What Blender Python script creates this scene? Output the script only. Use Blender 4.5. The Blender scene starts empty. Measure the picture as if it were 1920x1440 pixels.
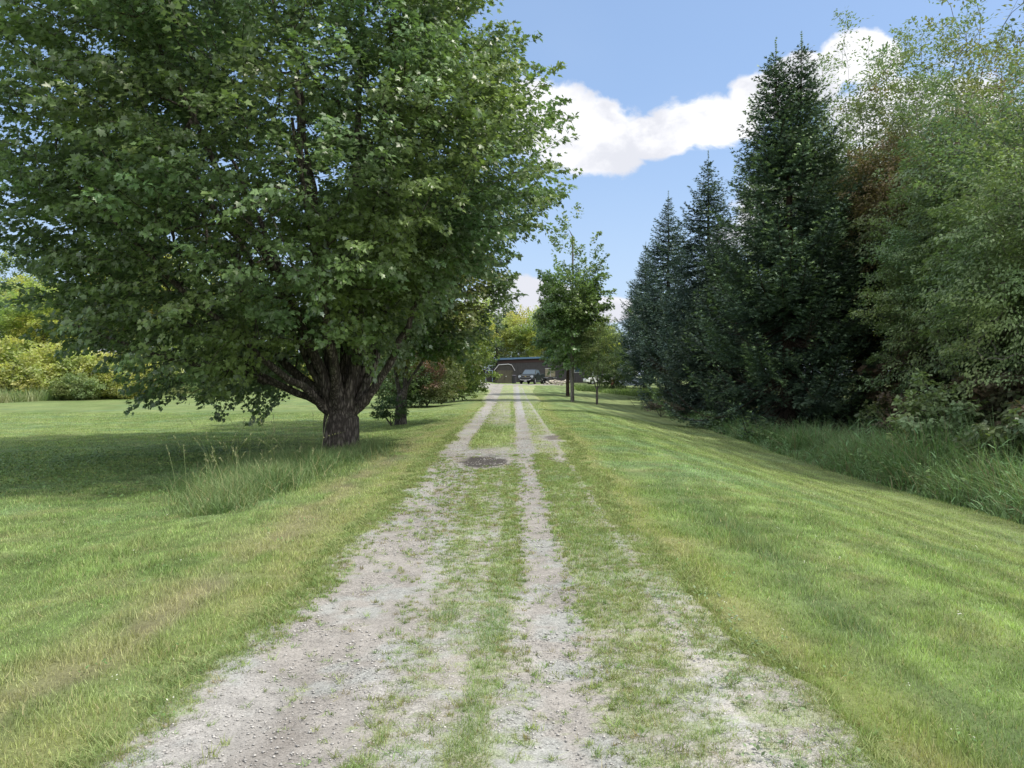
import bpy, bmesh, math
import numpy as np
from mathutils import Vector, Matrix

S = bpy.context.scene
COL = S.collection
R = math.radians

# ------------------------------------------------------------------ camera
cam = bpy.data.cameras.new('camera')
cam.sensor_width = 36.0
cam.lens = 26.19
cam.clip_start = 0.05
cam.clip_end = 3000
cam_o = bpy.data.objects.new('camera', cam)
COL.objects.link(cam_o)
cam_o.location = (0, 0, 1.6)
cam_o.rotation_euler = (R(90 - 0.656), 0, 0)
S.camera = cam_o

# ------------------------------------------------------------------ sun, sky, exposure
SUN_EL, SUN_AZ = 57.0, 96.0       # azimuth clockwise from +Y (the driveway direction)
sun = bpy.data.lights.new('sun', 'SUN')
sun.energy = 2.9
sun.angle = R(2.5)
sun.color = (1.0, 0.94, 0.84)
sun_o = bpy.data.objects.new('sun', sun)
COL.objects.link(sun_o)
_d = Vector((math.sin(R(SUN_AZ)) * math.cos(R(SUN_EL)), math.cos(R(SUN_AZ)) * math.cos(R(SUN_EL)), math.sin(R(SUN_EL))))
sun_o.rotation_euler = _d.to_track_quat('Z', 'Y').to_euler()

S.view_settings.view_transform = 'Standard'
S.view_settings.look = 'None'
S.view_settings.gamma = 1.0
S.view_settings.exposure = 0.66


class NT:
    """small helper to write node trees"""
    def __init__(s, nt):
        s.nt = nt; nt.nodes.clear()

    def n(s, kind, **kw):
        nd = s.nt.nodes.new(kind)
        for k, v in kw.items():
            if k.startswith('i_'):
                nd.inputs[k[2:].replace('_', ' ')].default_value = v
            else:
                setattr(nd, k, v)
        return nd

    def l(s, a, b):
        s.nt.links.new(a, b)

    def put(s, v, sock):
        if isinstance(v, (int, float)):
            sock.default_value = v
        elif isinstance(v, (tuple, list)):
            sock.default_value = tuple(v) + ((1,) if len(v) == 3 and sock.type == 'RGBA' else ())
        else:
            s.l(v, sock)

    def m(s, op, a, b=0.0, c=None, clamp=False):
        nd = s.n('ShaderNodeMath', operation=op, use_clamp=clamp)
        s.put(a, nd.inputs[0]); s.put(b, nd.inputs[1])
        if c is not None: s.put(c, nd.inputs[2])
        return nd.outputs[0]

    def mix(s, f, a, b, blend='MIX'):
        nd = s.n('ShaderNodeMix', data_type='RGBA', blend_type=blend)
        s.put(f, nd.inputs[0]); s.put(a, nd.inputs[6]); s.put(b, nd.inputs[7])
        return nd.outputs[2]

    def ramp(s, f, lo, hi, a=0.0, b=1.0, kind='SMOOTHSTEP'):
        nd = s.n('ShaderNodeMapRange', interpolation_type=kind)
        s.put(f, nd.inputs[0])
        for i, v in zip((1, 2, 3, 4), (lo, hi, a, b)): s.put(v, nd.inputs[i])
        return nd.outputs[0]

    def noise(s, vec, scale, detail=4.0, rough=0.55, dist=0.0):
        nd = s.n('ShaderNodeTexNoise')
        nd.inputs['Scale'].default_value = scale
        nd.inputs['Detail'].default_value = detail
        nd.inputs['Roughness'].default_value = rough
        nd.inputs['Distortion'].default_value = dist
        if vec is not None: s.l(vec, nd.inputs['Vector'])
        return nd


world = bpy.data.worlds.new('World')
S.world = world
world.use_nodes = True
w = NT(world.node_tree)
sky = w.n('ShaderNodeTexSky', sky_type='NISHITA')
sky.sun_disc = False
sky.sun_elevation = R(SUN_EL)
sky.sun_rotation = R(SUN_AZ)
sky.altitude = 300
sky.air_density = 1.0
sky.dust_density = 1.0
sky.ozone_density = 1.6
tc = w.n('ShaderNodeTexCoord')
sep = w.n('ShaderNodeSeparateXYZ')
w.l(tc.outputs['Generated'], sep.inputs[0])
yy = w.m('MAXIMUM', sep.outputs[1], 0.02)
ax = w.m('DIVIDE', sep.outputs[0], yy)
az = w.m('DIVIDE', sep.outputs[2], yy)
cmb = w.n('ShaderNodeCombineXYZ')
w.l(ax, cmb.inputs[0]); w.l(w.m('MULTIPLY', az, 1.35), cmb.inputs[1])
nz = w.noise(cmb.outputs[0], 8.5, 10.0, 0.60, 0.25).outputs[0]
nz2 = w.noise(cmb.outputs[0], 2.4, 3.0, 0.5).outputs[0]


def blob(cx, cz, rx, rz):
    a = w.m('DIVIDE', w.m('SUBTRACT', ax, cx), rx)
    b = w.m('DIVIDE', w.m('SUBTRACT', az, cz), rz)
    d = w.m('SQRT', w.m('ADD', w.m('MULTIPLY', a, a), w.m('MULTIPLY', b, b)))
    return w.m('SUBTRACT', 1.0, d)


bl = None
for q in ((0.095, 0.318, 0.085, 0.058), (0.04, 0.345, 0.08, 0.055), (0.19, 0.318, 0.09, 0.028), (0.27, 0.335, 0.085, 0.042),
          (0.335, 0.37, 0.05, 0.035), (0.40, 0.40, 0.05, 0.035), (0.47, 0.425, 0.065, 0.040), (0.56, 0.33, 0.14, 0.09), (0.45, 0.2, 0.18, 0.10),
          (0.68, 0.2, 0.25, 0.11), (0.02, 0.10, 0.09, 0.035), (0.13, 0.09, 0.06, 0.02), (-0.75, 0.06, 0.3, 0.06), (0.9, 0.55, 0.25, 0.03)):
    b = blob(*q)
    bl = b if bl is None else w.m('MAXIMUM', bl, b)
bl = w.m('MULTIPLY', w.m('MAXIMUM', bl, -0.6), 1.15)
nz3 = w.noise(cmb.outputs[0], 27.0, 6.0, 0.6).outputs[0]
cl = w.m('ADD', bl, w.m('ADD', w.m('MULTIPLY', w.m('SUBTRACT', nz, 0.5), 1.6), w.m('MULTIPLY', w.m('SUBTRACT', nz3, 0.5), 0.45)))
cmask = w.ramp(cl, -0.04, 0.24)
front = w.ramp(sep.outputs[1], 0.05, 0.25)
cmask = w.m('MULTIPLY', cmask, front)
haze = w.ramp(sep.outputs[2], 0.02, 0.35, 0.5, 0.0)
wisps = w.ramp(nz2, 0.42, 0.75, 0.0, 0.10)
skyc = w.mix(0.45, w.mix(1.0, sky.outputs[0], (1.1, 1.05, 1.05), 'MULTIPLY'), (2.1, 3.3, 5.3))
skyc = w.mix(w.m('ADD', w.m('MULTIPLY', haze, front), wisps, clamp=True), skyc, (3.3, 4.1, 5.2))
shade = w.ramp(w.m('ADD', w.m('ADD', w.m('MULTIPLY', nz, 1.0), w.m('MULTIPLY', nz3, 0.35)), w.m('MULTIPLY', az, -0.6)), 0.36, 0.62, 0.0, 1.0)
cloudc = w.mix(shade, (6.0, 6.0, 6.15), (4.5, 4.6, 5.0))
fin = w.mix(cmask, skyc, cloudc)
# unseen broken bright cumulus added overhead and behind the photographer for fill light
nb3 = w.noise(tc.outputs['Generated'], 2.2, 6.0, 0.55).outputs[0]
zone = w.m('MAXIMUM', w.ramp(sep.outputs[1], 0.0, -0.3), w.ramp(sep.outputs[2], 0.62, 0.80))
zone = w.m('MULTIPLY', zone, w.ramp(sep.outputs[2], -0.02, 0.10))
fin = w.mix(w.m('MULTIPLY', zone, w.ramp(nb3, 0.36, 0.50)), fin, (8.4, 8.5, 8.8))
bg = w.n('ShaderNodeBackground')
bg.inputs['Strength'].default_value = 0.115
w.l(fin, bg.inputs[0])
out = w.n('ShaderNodeOutputWorld')
w.l(bg.outputs[0], out.inputs[0])

# ------------------------------------------------------------------ numpy noise
_rt = np.random.RandomState(7)
_TAB = _rt.rand(65536).astype(np.float32)


def _h(ix, iy, iz=0):
    return _TAB[(ix * 73856093 ^ iy * 19349663 ^ iz * 83492791) & 65535]


def vnoise(x, y, z=None):
    x = np.asarray(x, dtype=np.float64); y = np.asarray(y, dtype=np.float64)
    ix = np.floor(x).astype(np.int64); iy = np.floor(y).astype(np.int64)
    fx = x - ix; fy = y - iy
    fx = fx * fx * (3 - 2 * fx); fy = fy * fy * (3 - 2 * fy)
    if z is None:
        a = _h(ix, iy); b = _h(ix + 1, iy); c = _h(ix, iy + 1); d = _h(ix + 1, iy + 1)
        return (a * (1 - fx) + b * fx) * (1 - fy) + (c * (1 - fx) + d * fx) * fy
    z = np.asarray(z, dtype=np.float64)
    iz = np.floor(z).astype(np.int64); fz = z - iz; fz = fz * fz * (3 - 2 * fz)
    r = 0
    for k, wz in ((0, 1 - fz), (1, fz)):
        a = _h(ix, iy, iz + k); b = _h(ix + 1, iy, iz + k); c = _h(ix, iy + 1, iz + k); d = _h(ix + 1, iy + 1, iz + k)
        r = r + wz * ((a * (1 - fx) + b * fx) * (1 - fy) + (c * (1 - fx) + d * fx) * fy)
    return r


def fbm(x, y, s=1.0, o=4, seed=0):
    r = 0; a = 0.5; t = 0
    for i in range(o):
        r = r + a * vnoise(np.asarray(x) * s + 17.3 * i + seed, np.asarray(y) * s + 9.1 * i - seed)
        t += a; a *= 0.55; s *= 2.03
    return r / t


def fbm3(p, s=1.0, o=3, seed=0):
    r = 0; a = 0.5; t = 0
    for i in range(o):
        r = r + a * vnoise(p[:, 0] * s + 13.7 * i + seed, p[:, 1] * s + 5.1 * i, p[:, 2] * s + 3.3 * i)
        t += a; a *= 0.55; s *= 2.03
    return r / t


def sst(a, b, x):
    t = np.clip((np.asarray(x, dtype=np.float64) - a) / (b - a), 0, 1)
    return t * t * (3 - 2 * t)


def norm(v):
    return v / np.maximum(np.linalg.norm(v, axis=-1, keepdims=True), 1e-9)


# ------------------------------------------------------------------ terrain
def height(x, y):
    x = np.asarray(x, dtype=np.float64); y = np.asarray(y, dtype=np.float64)
    z = 0.5 * sst(50, 92, y) + 0.25 * sst(95, 140, y)
    depth = 1.1 - 0.55 * sst(22, 52, y) - 0.45 * sst(52, 80, y)
    z = z - depth * sst(1.9, 9.2, x)
    z = z - 0.35 * sst(9.0, 10.6, x) * (1 - sst(40, 60, y)) + 0.5 * sst(12, 20, x) * (1 - sst(40, 60, y))
    z = z - 0.22 * sst(-2.0, -5.0, x) * (1 - sst(60, 100, y))
    z = z + 0.35 * sst(-1.0, -6.0, x) * sst(80, 100, y)
    z = z - 0.04 * sst(1.5, 1.9, np.abs(x)) * (1 - sst(2.2, 3.2, np.abs(x)))
    amp = sst(1.6, 4.0, np.abs(x))
    z = z + amp * 0.10 * (fbm(x, y, 0.16, 3, 3) - 0.5) + amp * 0.035 * (fbm(x, y, 1.1, 3, 5) - 0.5)
    z = z + 0.02 * (fbm(x, y, 0.9, 2, 8) - 0.5)
    z = z - 0.035 * np.exp(-((x + 0.5) / 0.5) ** 2 - ((y - 14.0) / 1.0) ** 2)   # pothole
    return z


def drive_edges(y):
    y = np.asarray(y, dtype=np.float64)
    n1 = (fbm(y, y * 0 + 3.1, 0.7, 4, 2) - 0.5); n2 = (fbm(y, y * 0 + 8.7, 0.8, 4, 4) - 0.5)
    l = -1.62 - 0.13 * (1 - sst(3.5, 6.0, y)) - 0.55 * sst(35, 58, y) - 1.6 * sst(68, 84, y) - 1.6 * sst(84, 94, y)
    r = 1.62 - 0.30 * sst(3.3, 5.2, y) + 0.10 * sst(12, 18, y) + 0.45 * sst(26, 50, y) + 0.7 * sst(66, 82, y) + 4.5 * sst(84, 94, y)
    return l + 0.28 * n1 + 0.22 * (fbm(y, y * 0 + 1.3, 3.0, 3, 6) - 0.5), r + 0.42 * n2 + 0.3 * (fbm(y, y * 0 + 4.4, 2.6, 3, 7) - 0.5)


def drive_green(x, y):
    """0..1, how much of the driveway is overgrown"""
    g = 0.035 + 0.17 * sst(-0.95, -0.4, x) + 0.08 * sst(5, 9, y)
    xc = np.interp(y, [2, 3.2, 4.7, 6, 8.7, 12, 16], [-0.24, -0.20, -0.11, -0.06, -0.04, -0.02, 0.0])
    wob = 0.10 * (fbm(x * 0, y, 0.7, 3, 12) - 0.5)
    strip = np.exp(-np.abs((x - xc - wob) / (0.15 + 0.03 * np.sin(y * 1.3))) ** 2.6)
    g = np.maximum(g, strip * np.interp(y, [2, 11.5, 13, 15, 16.5, 60], [0.80, 0.72, 0.25, 0.2, 0.7, 0.9]))
    xt = np.interp(y, [2, 3.1, 4.0, 4.8, 6.5], [-0.66, -0.62, -0.53, -0.44, -0.33])
    g = np.maximum(g, np.exp(-((x - xt) / 0.075) ** 4) * np.interp(y, [2, 2.8, 5.0, 6.2], [0.5, 0.8, 0.75, 0.0]) * (0.15 + 0.95 * sst(0.36, 0.56, fbm(x, y, 2.2, 3, 31))))
    right = sst(0.30, 0.60, x + 0.12 * (fbm(x, y, 2, 2, 9) - 0.5)) * (1 - sst(0.9, 1.15, x))
    g = np.maximum(g, right * np.interp(y, [2, 3.2, 4.5, 7, 12, 15, 30], [0.38, 0.50, 0.60, 0.82, 0.85, 0.6, 0.6]))
    mid = sst(-0.75, -0.5, x) * (1 - sst(-0.3, -0.05, x))
    g = np.maximum(g, mid * np.interp(y, [2, 4, 6, 9, 12.6, 13.2, 60], [0.32, 0.38, 0.42, 0.52, 0.60, 0.0, 0.0]))
    # the broad grassy island further up
    isl = sst(-1.15, -0.85, x) * (1 - sst(-0.1, 0.1, x)) * sst(15.5, 17.0, y)
    g = np.maximum(g, isl * (0.9 - 0.4 * sst(22, 26, y) + 0.2 * sst(40, 60, y)))
    out_r = sst(1.0, 1.12, x)
    g = np.maximum(g, out_r * np.interp(y, [2, 5.5, 7.5, 9, 40], [0.40, 0.60, 0.86, 0.95, 0.75]))
    bare = np.exp(-((x - 1.2 - 0.1 * np.sin(y * 1.7)) / 0.06) ** 2) * sst(6.5, 8, y) * (1 - sst(10, 11, y))
    g = g * (1 - 0.6 * bare)
    for cx, cy, rx, ry in ((1.15, 14.2, 0.42, 0.9), (1.15, 19.0, 0.45, 1.2), (2.1, 12.6, 0.2, 0.7)):
        g = g * (1 - np.exp(-(((x - cx) / rx) ** 2 + ((y - cy) / ry) ** 2) ** 2))
    g = g * (1 - np.exp(-(((x + 0.5) / 0.6) ** 2 + ((y - 14.0) / 1.3) ** 2) ** 3))
    rt = np.exp(-((x - 0.24 - 0.004 * (y - 3) ** 1) / 0.16) ** 4)
    g = g * (1 - 0.8 * rt * (y > 2)) + 0.02
    l, r = drive_edges(y)
    edge = 1 - sst(0.0, 0.42, np.minimum(x - l, r - x))
    g = np.maximum(g, edge * 0.85)
    g = g * (1 - sst(84, 92, y))
    return np.clip(g, 0, 1)


def green_here(x, y, s=17.0):
    n = 0.72 * fbm(x * 0.8, y * 1.2, s, 3, 21) + 0.28 * fbm(x, y, s * 0.22, 2, 44)
    n = np.clip((n - 0.5) * 2.1 + 0.5, 0, 1)
    return n < drive_green(x, y)


C_LIGHT = np.array((0.300, 0.385, 0.150)); C_MID = np.array((0.195, 0.280, 0.095)); C_BLUE = np.array((0.205, 0.320, 0.165))
C_STRAW = np.array((0.42, 0.39, 0.21)); C_DARK = np.array((0.085, 0.15, 0.045)); C_BROWN = np.array((0.26, 0.225, 0.15))
C_YEL = np.array((0.32, 0.365, 0.115))


def lerp(a, b, t):
    t = np.asarray(t)[..., None]
    return a * (1 - t) + b * t


def grass_col(x, y):
    n1 = fbm(x, y, 0.22, 3, 50); n2 = fbm(x, y, 1.3, 4, 51); n3 = fbm(x, y, 0.6, 3, 52)
    c = lerp(C_MID, C_LIGHT, sst(0.3, 0.7, 0.5 * n1 + 0.5 * n2))
    c = lerp(c, C_BLUE, 0.55 * sst(0.52, 0.75, n3))
    c = lerp(c, C_STRAW, 0.30 * sst(0.55, 0.8, fbm(x, y, 2.1, 3, 53)))
    c = c * (0.60 + 0.80 * fbm(x, y, 5.0, 4, 57))[..., None]
    c = lerp(c, C_DARK * 1.4, 0.18 * sst(0.60, 0.74, fbm(x, y, 2.4, 3, 58)))
    # mowing passes, their sheen painted as light and dark bands, run along the drive on the right-hand slope, around the lawn on the left
    wv = 0.12 * (fbm(x, y, 0.35, 2, 54) - 0.5)
    st = np.sin((x + wv * 6 + 0.0009 * y * y) * 2 * np.pi / 1.05)
    right = sst(2.3, 3.0, x)
    c = lerp(c, np.array((0.31, 0.355, 0.165)), 0.40 * sst(3.5, 6.0, x))
    c = c * (1 + (0.15 * st * right)[..., None])
    st2 = np.sin((y - 0.12 * x + 3 * wv) * 2 * np.pi / 1.15)
    left = sst(-3.5, -4.5, x)
    c = c * (1 + (0.055 * st2 * left)[..., None])
    # darker, bluer clumpy grass in a band just right of the drive
    bx = 2.25 + 0.25 * (fbm(x * 0, y, 0.4, 2, 60) - 0.5) + 0.02 * (y - 3)
    band = np.exp(-((x - bx) / 0.22) ** 2) * (1 - sst(9, 16, y)) * sst(0.35, 0.6, fbm(x, y, 0.8, 3, 61) + 0.1)
    c = lerp(c, np.array((0.14, 0.205, 0.10)), 0.6 * band)
    # yellow, dried margin along both edges of the drive
    l, r = drive_edges(y)
    e = np.maximum(np.exp(-((x - r - 0.15) / 0.28) ** 2), 0.8 * np.exp(-((x - l + 0.25) / 0.32) ** 2))
    e = e * (1 - sst(45, 80, y))
    c = lerp(c, C_YEL, 0.55 * e)
    c = lerp(c, C_STRAW, 0.40 * e * sst(0.42, 0.62, fbm(x, y, 1.7, 3, 62)))
    # brown worn streak in the left verge
    bs = np.exp(-((x + 2.42 + 0.1 * np.sin(y * 0.7)) / 0.22) ** 2) * sst(0.42, 0.66, fbm(x, y, 1.1, 3, 63) + 0.06) * (1 - sst(14, 20, y))
    c = lerp(c, C_BROWN, 0.6 * bs)
    c = lerp(c, C_STRAW * 0.95, 0.6 * np.exp(-((x + 2.45) / 0.40) ** 2) * sst(0.36, 0.62, fbm(x * 1.6, y * 0.5, 1.6, 4, 64)) * (1 - sst(18, 40, y)))
    # darker green patch left of the maple
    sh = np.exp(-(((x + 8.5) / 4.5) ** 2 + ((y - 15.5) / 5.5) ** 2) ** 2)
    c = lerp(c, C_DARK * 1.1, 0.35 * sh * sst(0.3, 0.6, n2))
    return c


# ------------------------------------------------------------------ mesh helpers
def mesh_from(name, V, F, mat, col=None, smooth=False):
    V = np.ascontiguousarray(V, dtype=np.float32); F = np.ascontiguousarray(F, dtype=np.int32)
    me = bpy.data.meshes.new(name)
    k = F.shape[1]
    me.vertices.add(len(V)); me.vertices.foreach_set('co', V.ravel())
    me.loops.add(F.size); me.loops.foreach_set('vertex_index', F.ravel())
    me.polygons.add(len(F))
    me.polygons.foreach_set('loop_start', np.arange(0, F.size, k, dtype=np.int32))
    me.polygons.foreach_set('loop_total', np.full(len(F), k, dtype=np.int32))
    if smooth: me.polygons.foreach_set('use_smooth', np.ones(len(F), dtype=bool))
    me.update(calc_edges=True)
    if col is not None:
        a = me.color_attributes.new('tint', 'FLOAT_COLOR', 'POINT')
        c = np.ones((len(V), 4), dtype=np.float32); c[:, :3] = col
        a.data.foreach_set('color', c.ravel())
    me.materials.append(mat)
    return me


def link(name, data, parent=None, loc=(0, 0, 0), rz=0.0):
    o = bpy.data.objects.new(name, data)
    COL.objects.link(o)
    o.parent = parent
    o.location = loc
    o.rotation_euler = (0, 0, rz)
    return o


def tag(o, label, cat, group=None, kind=None):
    o['label'] = label; o['category'] = cat
    if group: o['group'] = group
    if kind: o['kind'] = kind
    return o


def empty(name, loc, rz=0.0, sc=None):
    o = link(name, None, None, loc, rz)
    o.empty_display_size = 0.3
    if sc is not None: o.scale = sc if isinstance(sc, tuple) else (sc, sc, sc)
    return o


def ground_at(x, y):
    return float(height(np.array([x]), np.array([y]))[0])


# ------------------------------------------------------------------ materials
def new_mat(name):
    m = bpy.data.materials.new(name); m.use_nodes = True
    return m, NT(m.node_tree)


def finish(t, shader, disp=None):
    o = t.n('ShaderNodeOutputMaterial'); t.l(shader, o.inputs[0])


def princ(t, base, rough=0.6, metal=0.0, spec=0.5, normal=None, coat=0.0):
    p = t.n('ShaderNodeBsdfPrincipled')
    t.put(base, p.inputs['Base Color']); t.put(rough, p.inputs['Roughness']); t.put(metal, p.inputs['Metallic'])
    p.inputs['Specular IOR Level'].default_value = spec
    p.inputs['Coat Weight'].default_value = coat
    if normal is not None: t.l(normal, p.inputs['Normal'])
    return p.outputs[0]


def bump(t, h, strength=0.5, dist=0.02):
    b = t.n('ShaderNodeBump'); b.inputs['Strength'].default_value = strength; b.inputs['Distance'].default_value = dist
    t.l(h, b.inputs['Height'])
    return b.outputs[0]


def simple_mat(name, c, rough=0.6, metal=0.0, spec=0.5, var=0.12, scale=6.0, coat=0.0):
    m, t = new_mat(name)
    co = t.n('ShaderNodeTexCoord').outputs['Object']
    n = t.noise(co, scale, 4).outputs[0]
    k = t.ramp(n, 0.3, 0.7, 1 - var, 1 + var, 'LINEAR')
    cc = t.mix(1.0, c, (1, 1, 1), 'MULTIPLY')
    v = t.n('ShaderNodeVectorMath', operation='SCALE'); t.put(c, v.inputs[0]) if False else None
    nd = t.n('ShaderNodeVectorMath', operation='SCALE')
    nd.inputs[0].default_value = c
    t.l(k, nd.inputs['Scale'])
    finish(t, princ(t, nd.outputs[0], rough, metal, spec, None, coat))
    return m


def leaf_mat(name, back=(0.30, 0.36, 0.26), back_f=0.6, trans=0.35, rough=0.42, spec=0.4):
    m, t = new_mat(name)
    a = t.n('ShaderNodeAttribute', attribute_name='tint').outputs['Color']
    g = t.n('ShaderNodeNewGeometry')
    c = t.mix(t.m('MULTIPLY', g.outputs['Backfacing'], back_f), a, back)
    p = princ(t, c, rough, 0, spec)
    tr = t.n('ShaderNodeBsdfTranslucent')
    t.l(t.mix(1.0, a, (1.25, 1.35, 0.6), 'MULTIPLY'), tr.inputs[0])
    ms = t.n('ShaderNodeMixShader'); ms.inputs[0].default_value = trans
    t.l(p, ms.inputs[1]); t.l(tr.outputs[0], ms.inputs[2])
    finish(t, ms.outputs[0])
    return m


M_MAPLE = leaf_mat('maple leaf', (0.32, 0.39, 0.32), 0.7, 0.32, 0.40, 0.5)
M_LEAF = leaf_mat('broad leaf', (0.22, 0.28, 0.17), 0.5, 0.32, 0.5, 0.35)
M_FAR = leaf_mat('distant leaf', (0.3, 0.36, 0.2), 0.2, 0.48, 0.6, 0.2)
M_GRASS = leaf_mat('grass blade', (0.2, 0.3, 0.1), 0.0, 0.25, 0.55, 0.25)
M_NEEDLE = leaf_mat('needles', (0.10, 0.14, 0.12), 0.3, 0.10, 0.55, 0.3)


def bark_mat(name, dark, light, sc=1.0, moss=0.25, white=False):
    m, t = new_mat(name)
    co = t.n('ShaderNodeTexCoord').outputs['Object']
    mp = t.n('ShaderNodeMapping'); mp.inputs['Scale'].default_value = (1.0, 1.0, 0.22 if not white else 2.0); t.l(co, mp.inputs[0])
    v = t.n('ShaderNodeTexVoronoi', feature='DISTANCE_TO_EDGE'); v.inputs['Scale'].default_value = 16 * sc
    nd = t.noise(mp.outputs[0], 9 * sc, 6, 0.65)
    vv = t.n('ShaderNodeVectorMath', operation='ADD'); t.l(mp.outputs[0], vv.inputs[0])
    sc_n = t.n('ShaderNodeVectorMath', operation='SCALE'); t.l(nd.outputs[1], sc_n.inputs[0]); sc_n.inputs['Scale'].default_value = 0.08 / sc
    t.l(sc_n.outputs[0], vv.inputs[1]); t.l(vv.outputs[0], v.inputs['Vector'])
    f = t.ramp(v.outputs[0], 0.0, 0.28)
    n2 = t.noise(co, 5, 5, 0.6).outputs[0]
    c = t.mix(t.m('MULTIPLY', f, t.ramp(n2, 0.25, 0.7)), dark, light)
    n3 = t.noise(co, 2.3, 5, 0.7).outputs[0]
    c = t.mix(t.m('MULTIPLY', t.ramp(n3, 0.52, 0.66), moss), c, (0.16, 0.17, 0.11))
    nb = bump(t, t.m('ADD', f, t.m('MULTIPLY', nd.outputs[0], 0.6)), 0.9, 0.03)
    finish(t, princ(t, c, 0.9, 0, 0.2, nb))
    return m


M_BARK = bark_mat('maple bark', (0.050, 0.042, 0.037), (0.235, 0.205, 0.180), 1.0, 0.4)
M_BARK_GREY = bark_mat('grey bark', (0.06, 0.055, 0.05), (0.24, 0.22, 0.20), 1.3, 0.2)
M_BARK_PALE = bark_mat('pale bark', (0.16, 0.15, 0.13), (0.42, 0.40, 0.37), 1.0, 0.15, True)
M_BARK_RED = bark_mat('spruce bark', (0.045, 0.03, 0.024), (0.17, 0.125, 0.10), 1.4, 0.1)

# lawn soil and thatch
M_LAWN, t = new_mat('lawn')
a = t.n('ShaderNodeAttribute', attribute_name='tint').outputs['Color']
co = t.n('ShaderNodeTexCoord').outputs['Object']
n1 = t.noise(co, 38, 6, 0.75).outputs[0]; n2 = t.noise(co, 7, 5, 0.7).outputs[0]
mp = t.n('ShaderNodeMapping'); mp.inputs['Scale'].default_value = (3.0, 0.8, 1); t.l(co, mp.inputs[0])
n3 = t.noise(mp.outputs[0], 3.0, 6, 0.7).outputs[0]
k = t.m('MULTIPLY', t.ramp(n1, 0.25, 0.75, 0.62, 1.3, 'LINEAR'), t.ramp(n2, 0.25, 0.75, 0.82, 1.18, 'LINEAR'))
k = t.m('MULTIPLY', k, t.ramp(n3, 0.3, 0.7, 0.88, 1.12, 'LINEAR'))
vs = t.n('ShaderNodeVectorMath', operation='SCALE'); t.l(a, vs.inputs[0]); t.l(k, vs.inputs['Scale'])
finish(t, princ(t, vs.outputs[0], 0.95, 0, 0.1, bump(t, n1, 0.6, 0.04)))

# gravel
M_DRIVE, t = new_mat('gravel')
a = t.n('ShaderNodeAttribute', attribute_name='tint').outputs['Color']
co = t.n('ShaderNodeTexCoord').outputs['Object']
v1 = t.n('ShaderNodeTexVoronoi', feature='F1'); v1.inputs['Scale'].default_value = 75; t.l(co, v1.inputs['Vector'])
v2 = t.n('ShaderNodeTexVoronoi', feature='F1'); v2.inputs['Scale'].default_value = 170; t.l(co, v2.inputs['Vector'])
hs = t.n('ShaderNodeSeparateColor'); t.l(v1.outputs['Color'], hs.inputs[0])
h2 = t.n('ShaderNodeSeparateColor'); t.l(v2.outputs['Color'], h2.inputs[0])
coarse = t.noise(co, 1.4, 5, 0.65).outputs[0]
st = t.m('MULTIPLY', t.ramp(coarse, 0.40, 0.62), t.m('GREATER_THAN', hs.outputs[0], 0.45))
k1 = t.m('MULTIPLY', t.ramp(hs.outputs[1], 0, 1, 0.72, 1.36, 'LINEAR'), 1.0)
k1 = t.m('ADD', t.m('MULTIPLY', st, k1), t.m('SUBTRACT', 1.0, st))
k2 = t.ramp(h2.outputs[0], 0, 1, 0.74, 1.22, 'LINEAR')
k3 = t.ramp(t.noise(co, 26, 6, 0.75).outputs[0], 0.25, 0.75, 0.76, 1.22, 'LINEAR')
edge = t.ramp(v1.outputs['Distance'], 0.45, 0.8, 1.0, 0.62)
edge = t.m('ADD', t.m('MULTIPLY', st, edge), t.m('SUBTRACT', 1.0, st))
k = t.m('MULTIPLY', t.m('MULTIPLY', k1, k2), t.m('MULTIPLY', k3, edge))
vs = t.n('ShaderNodeVectorMath', operation='SCALE'); t.l(a, vs.inputs[0]); t.l(k, vs.inputs['Scale'])
hgt = t.m('ADD', t.m('MULTIPLY', t.m('SUBTRACT', 1.0, v1.outputs['Distance']), st), t.m('MULTIPLY', v2.outputs['Distance'], -0.25))
finish(t, princ(t, vs.outputs[0], 0.92, 0, 0.2, bump(t, hgt, 0.7, 0.008)))

M_STONE, t = new_mat('stone')
gi = t.n('ShaderNodeNewGeometry').outputs['Random Per Island']
a = t.n('ShaderNodeAttribute', attribute_name='tint').outputs['Color']
finish(t, princ(t, a, 0.85, 0, 0.3))

# ------------------------------------------------------------------ ground and driveway
def axis(parts):
    out = []
    for a, b, n in parts: out.append(np.linspace(a, b, n, endpoint=False))
    return np.unique(np.concatenate(out))


def grid_mesh(name, X, Y, Z, mat, col):
    ny, nx = X.shape
    idx = np.arange(nx * ny).reshape(ny, nx)
    F = np.stack([idx[:-1, :-1], idx[:-1, 1:], idx[1:, 1:], idx[1:, :-1]], -1).reshape(-1, 4)
    return mesh_from(name, np.stack([X, Y, Z], -1).reshape(-1, 3), F, mat, col.reshape(-1, 3), True)


gx = np.concatenate([-np.geomspace(700, 30, 24, endpoint=False), np.linspace(-30, -6, 90, endpoint=False), np.linspace(-6, 6, 170, endpoint=False),
                     np.linspace(6, 26, 90, endpoint=False), np.geomspace(26, 700, 26)])
gy = np.concatenate([np.linspace(-400, -12, 8, endpoint=False), np.linspace(-12, 1.4, 30, endpoint=False), np.geomspace(1.4, 160, 330, endpoint=False), np.geomspace(160, 1500, 24)])
GX, GY = np.meshgrid(gx, gy)
GZ = height(GX, GY)
DL, DR = drive_edges(GY)
inside = sst(-0.05, 0.12, np.minimum(GX - DL, DR - GX)) * (GY < 97)
GZ = GZ - 0.05 * inside
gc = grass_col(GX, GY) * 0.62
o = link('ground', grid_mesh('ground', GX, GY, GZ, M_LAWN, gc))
o['kind'] = 'structure'

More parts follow.
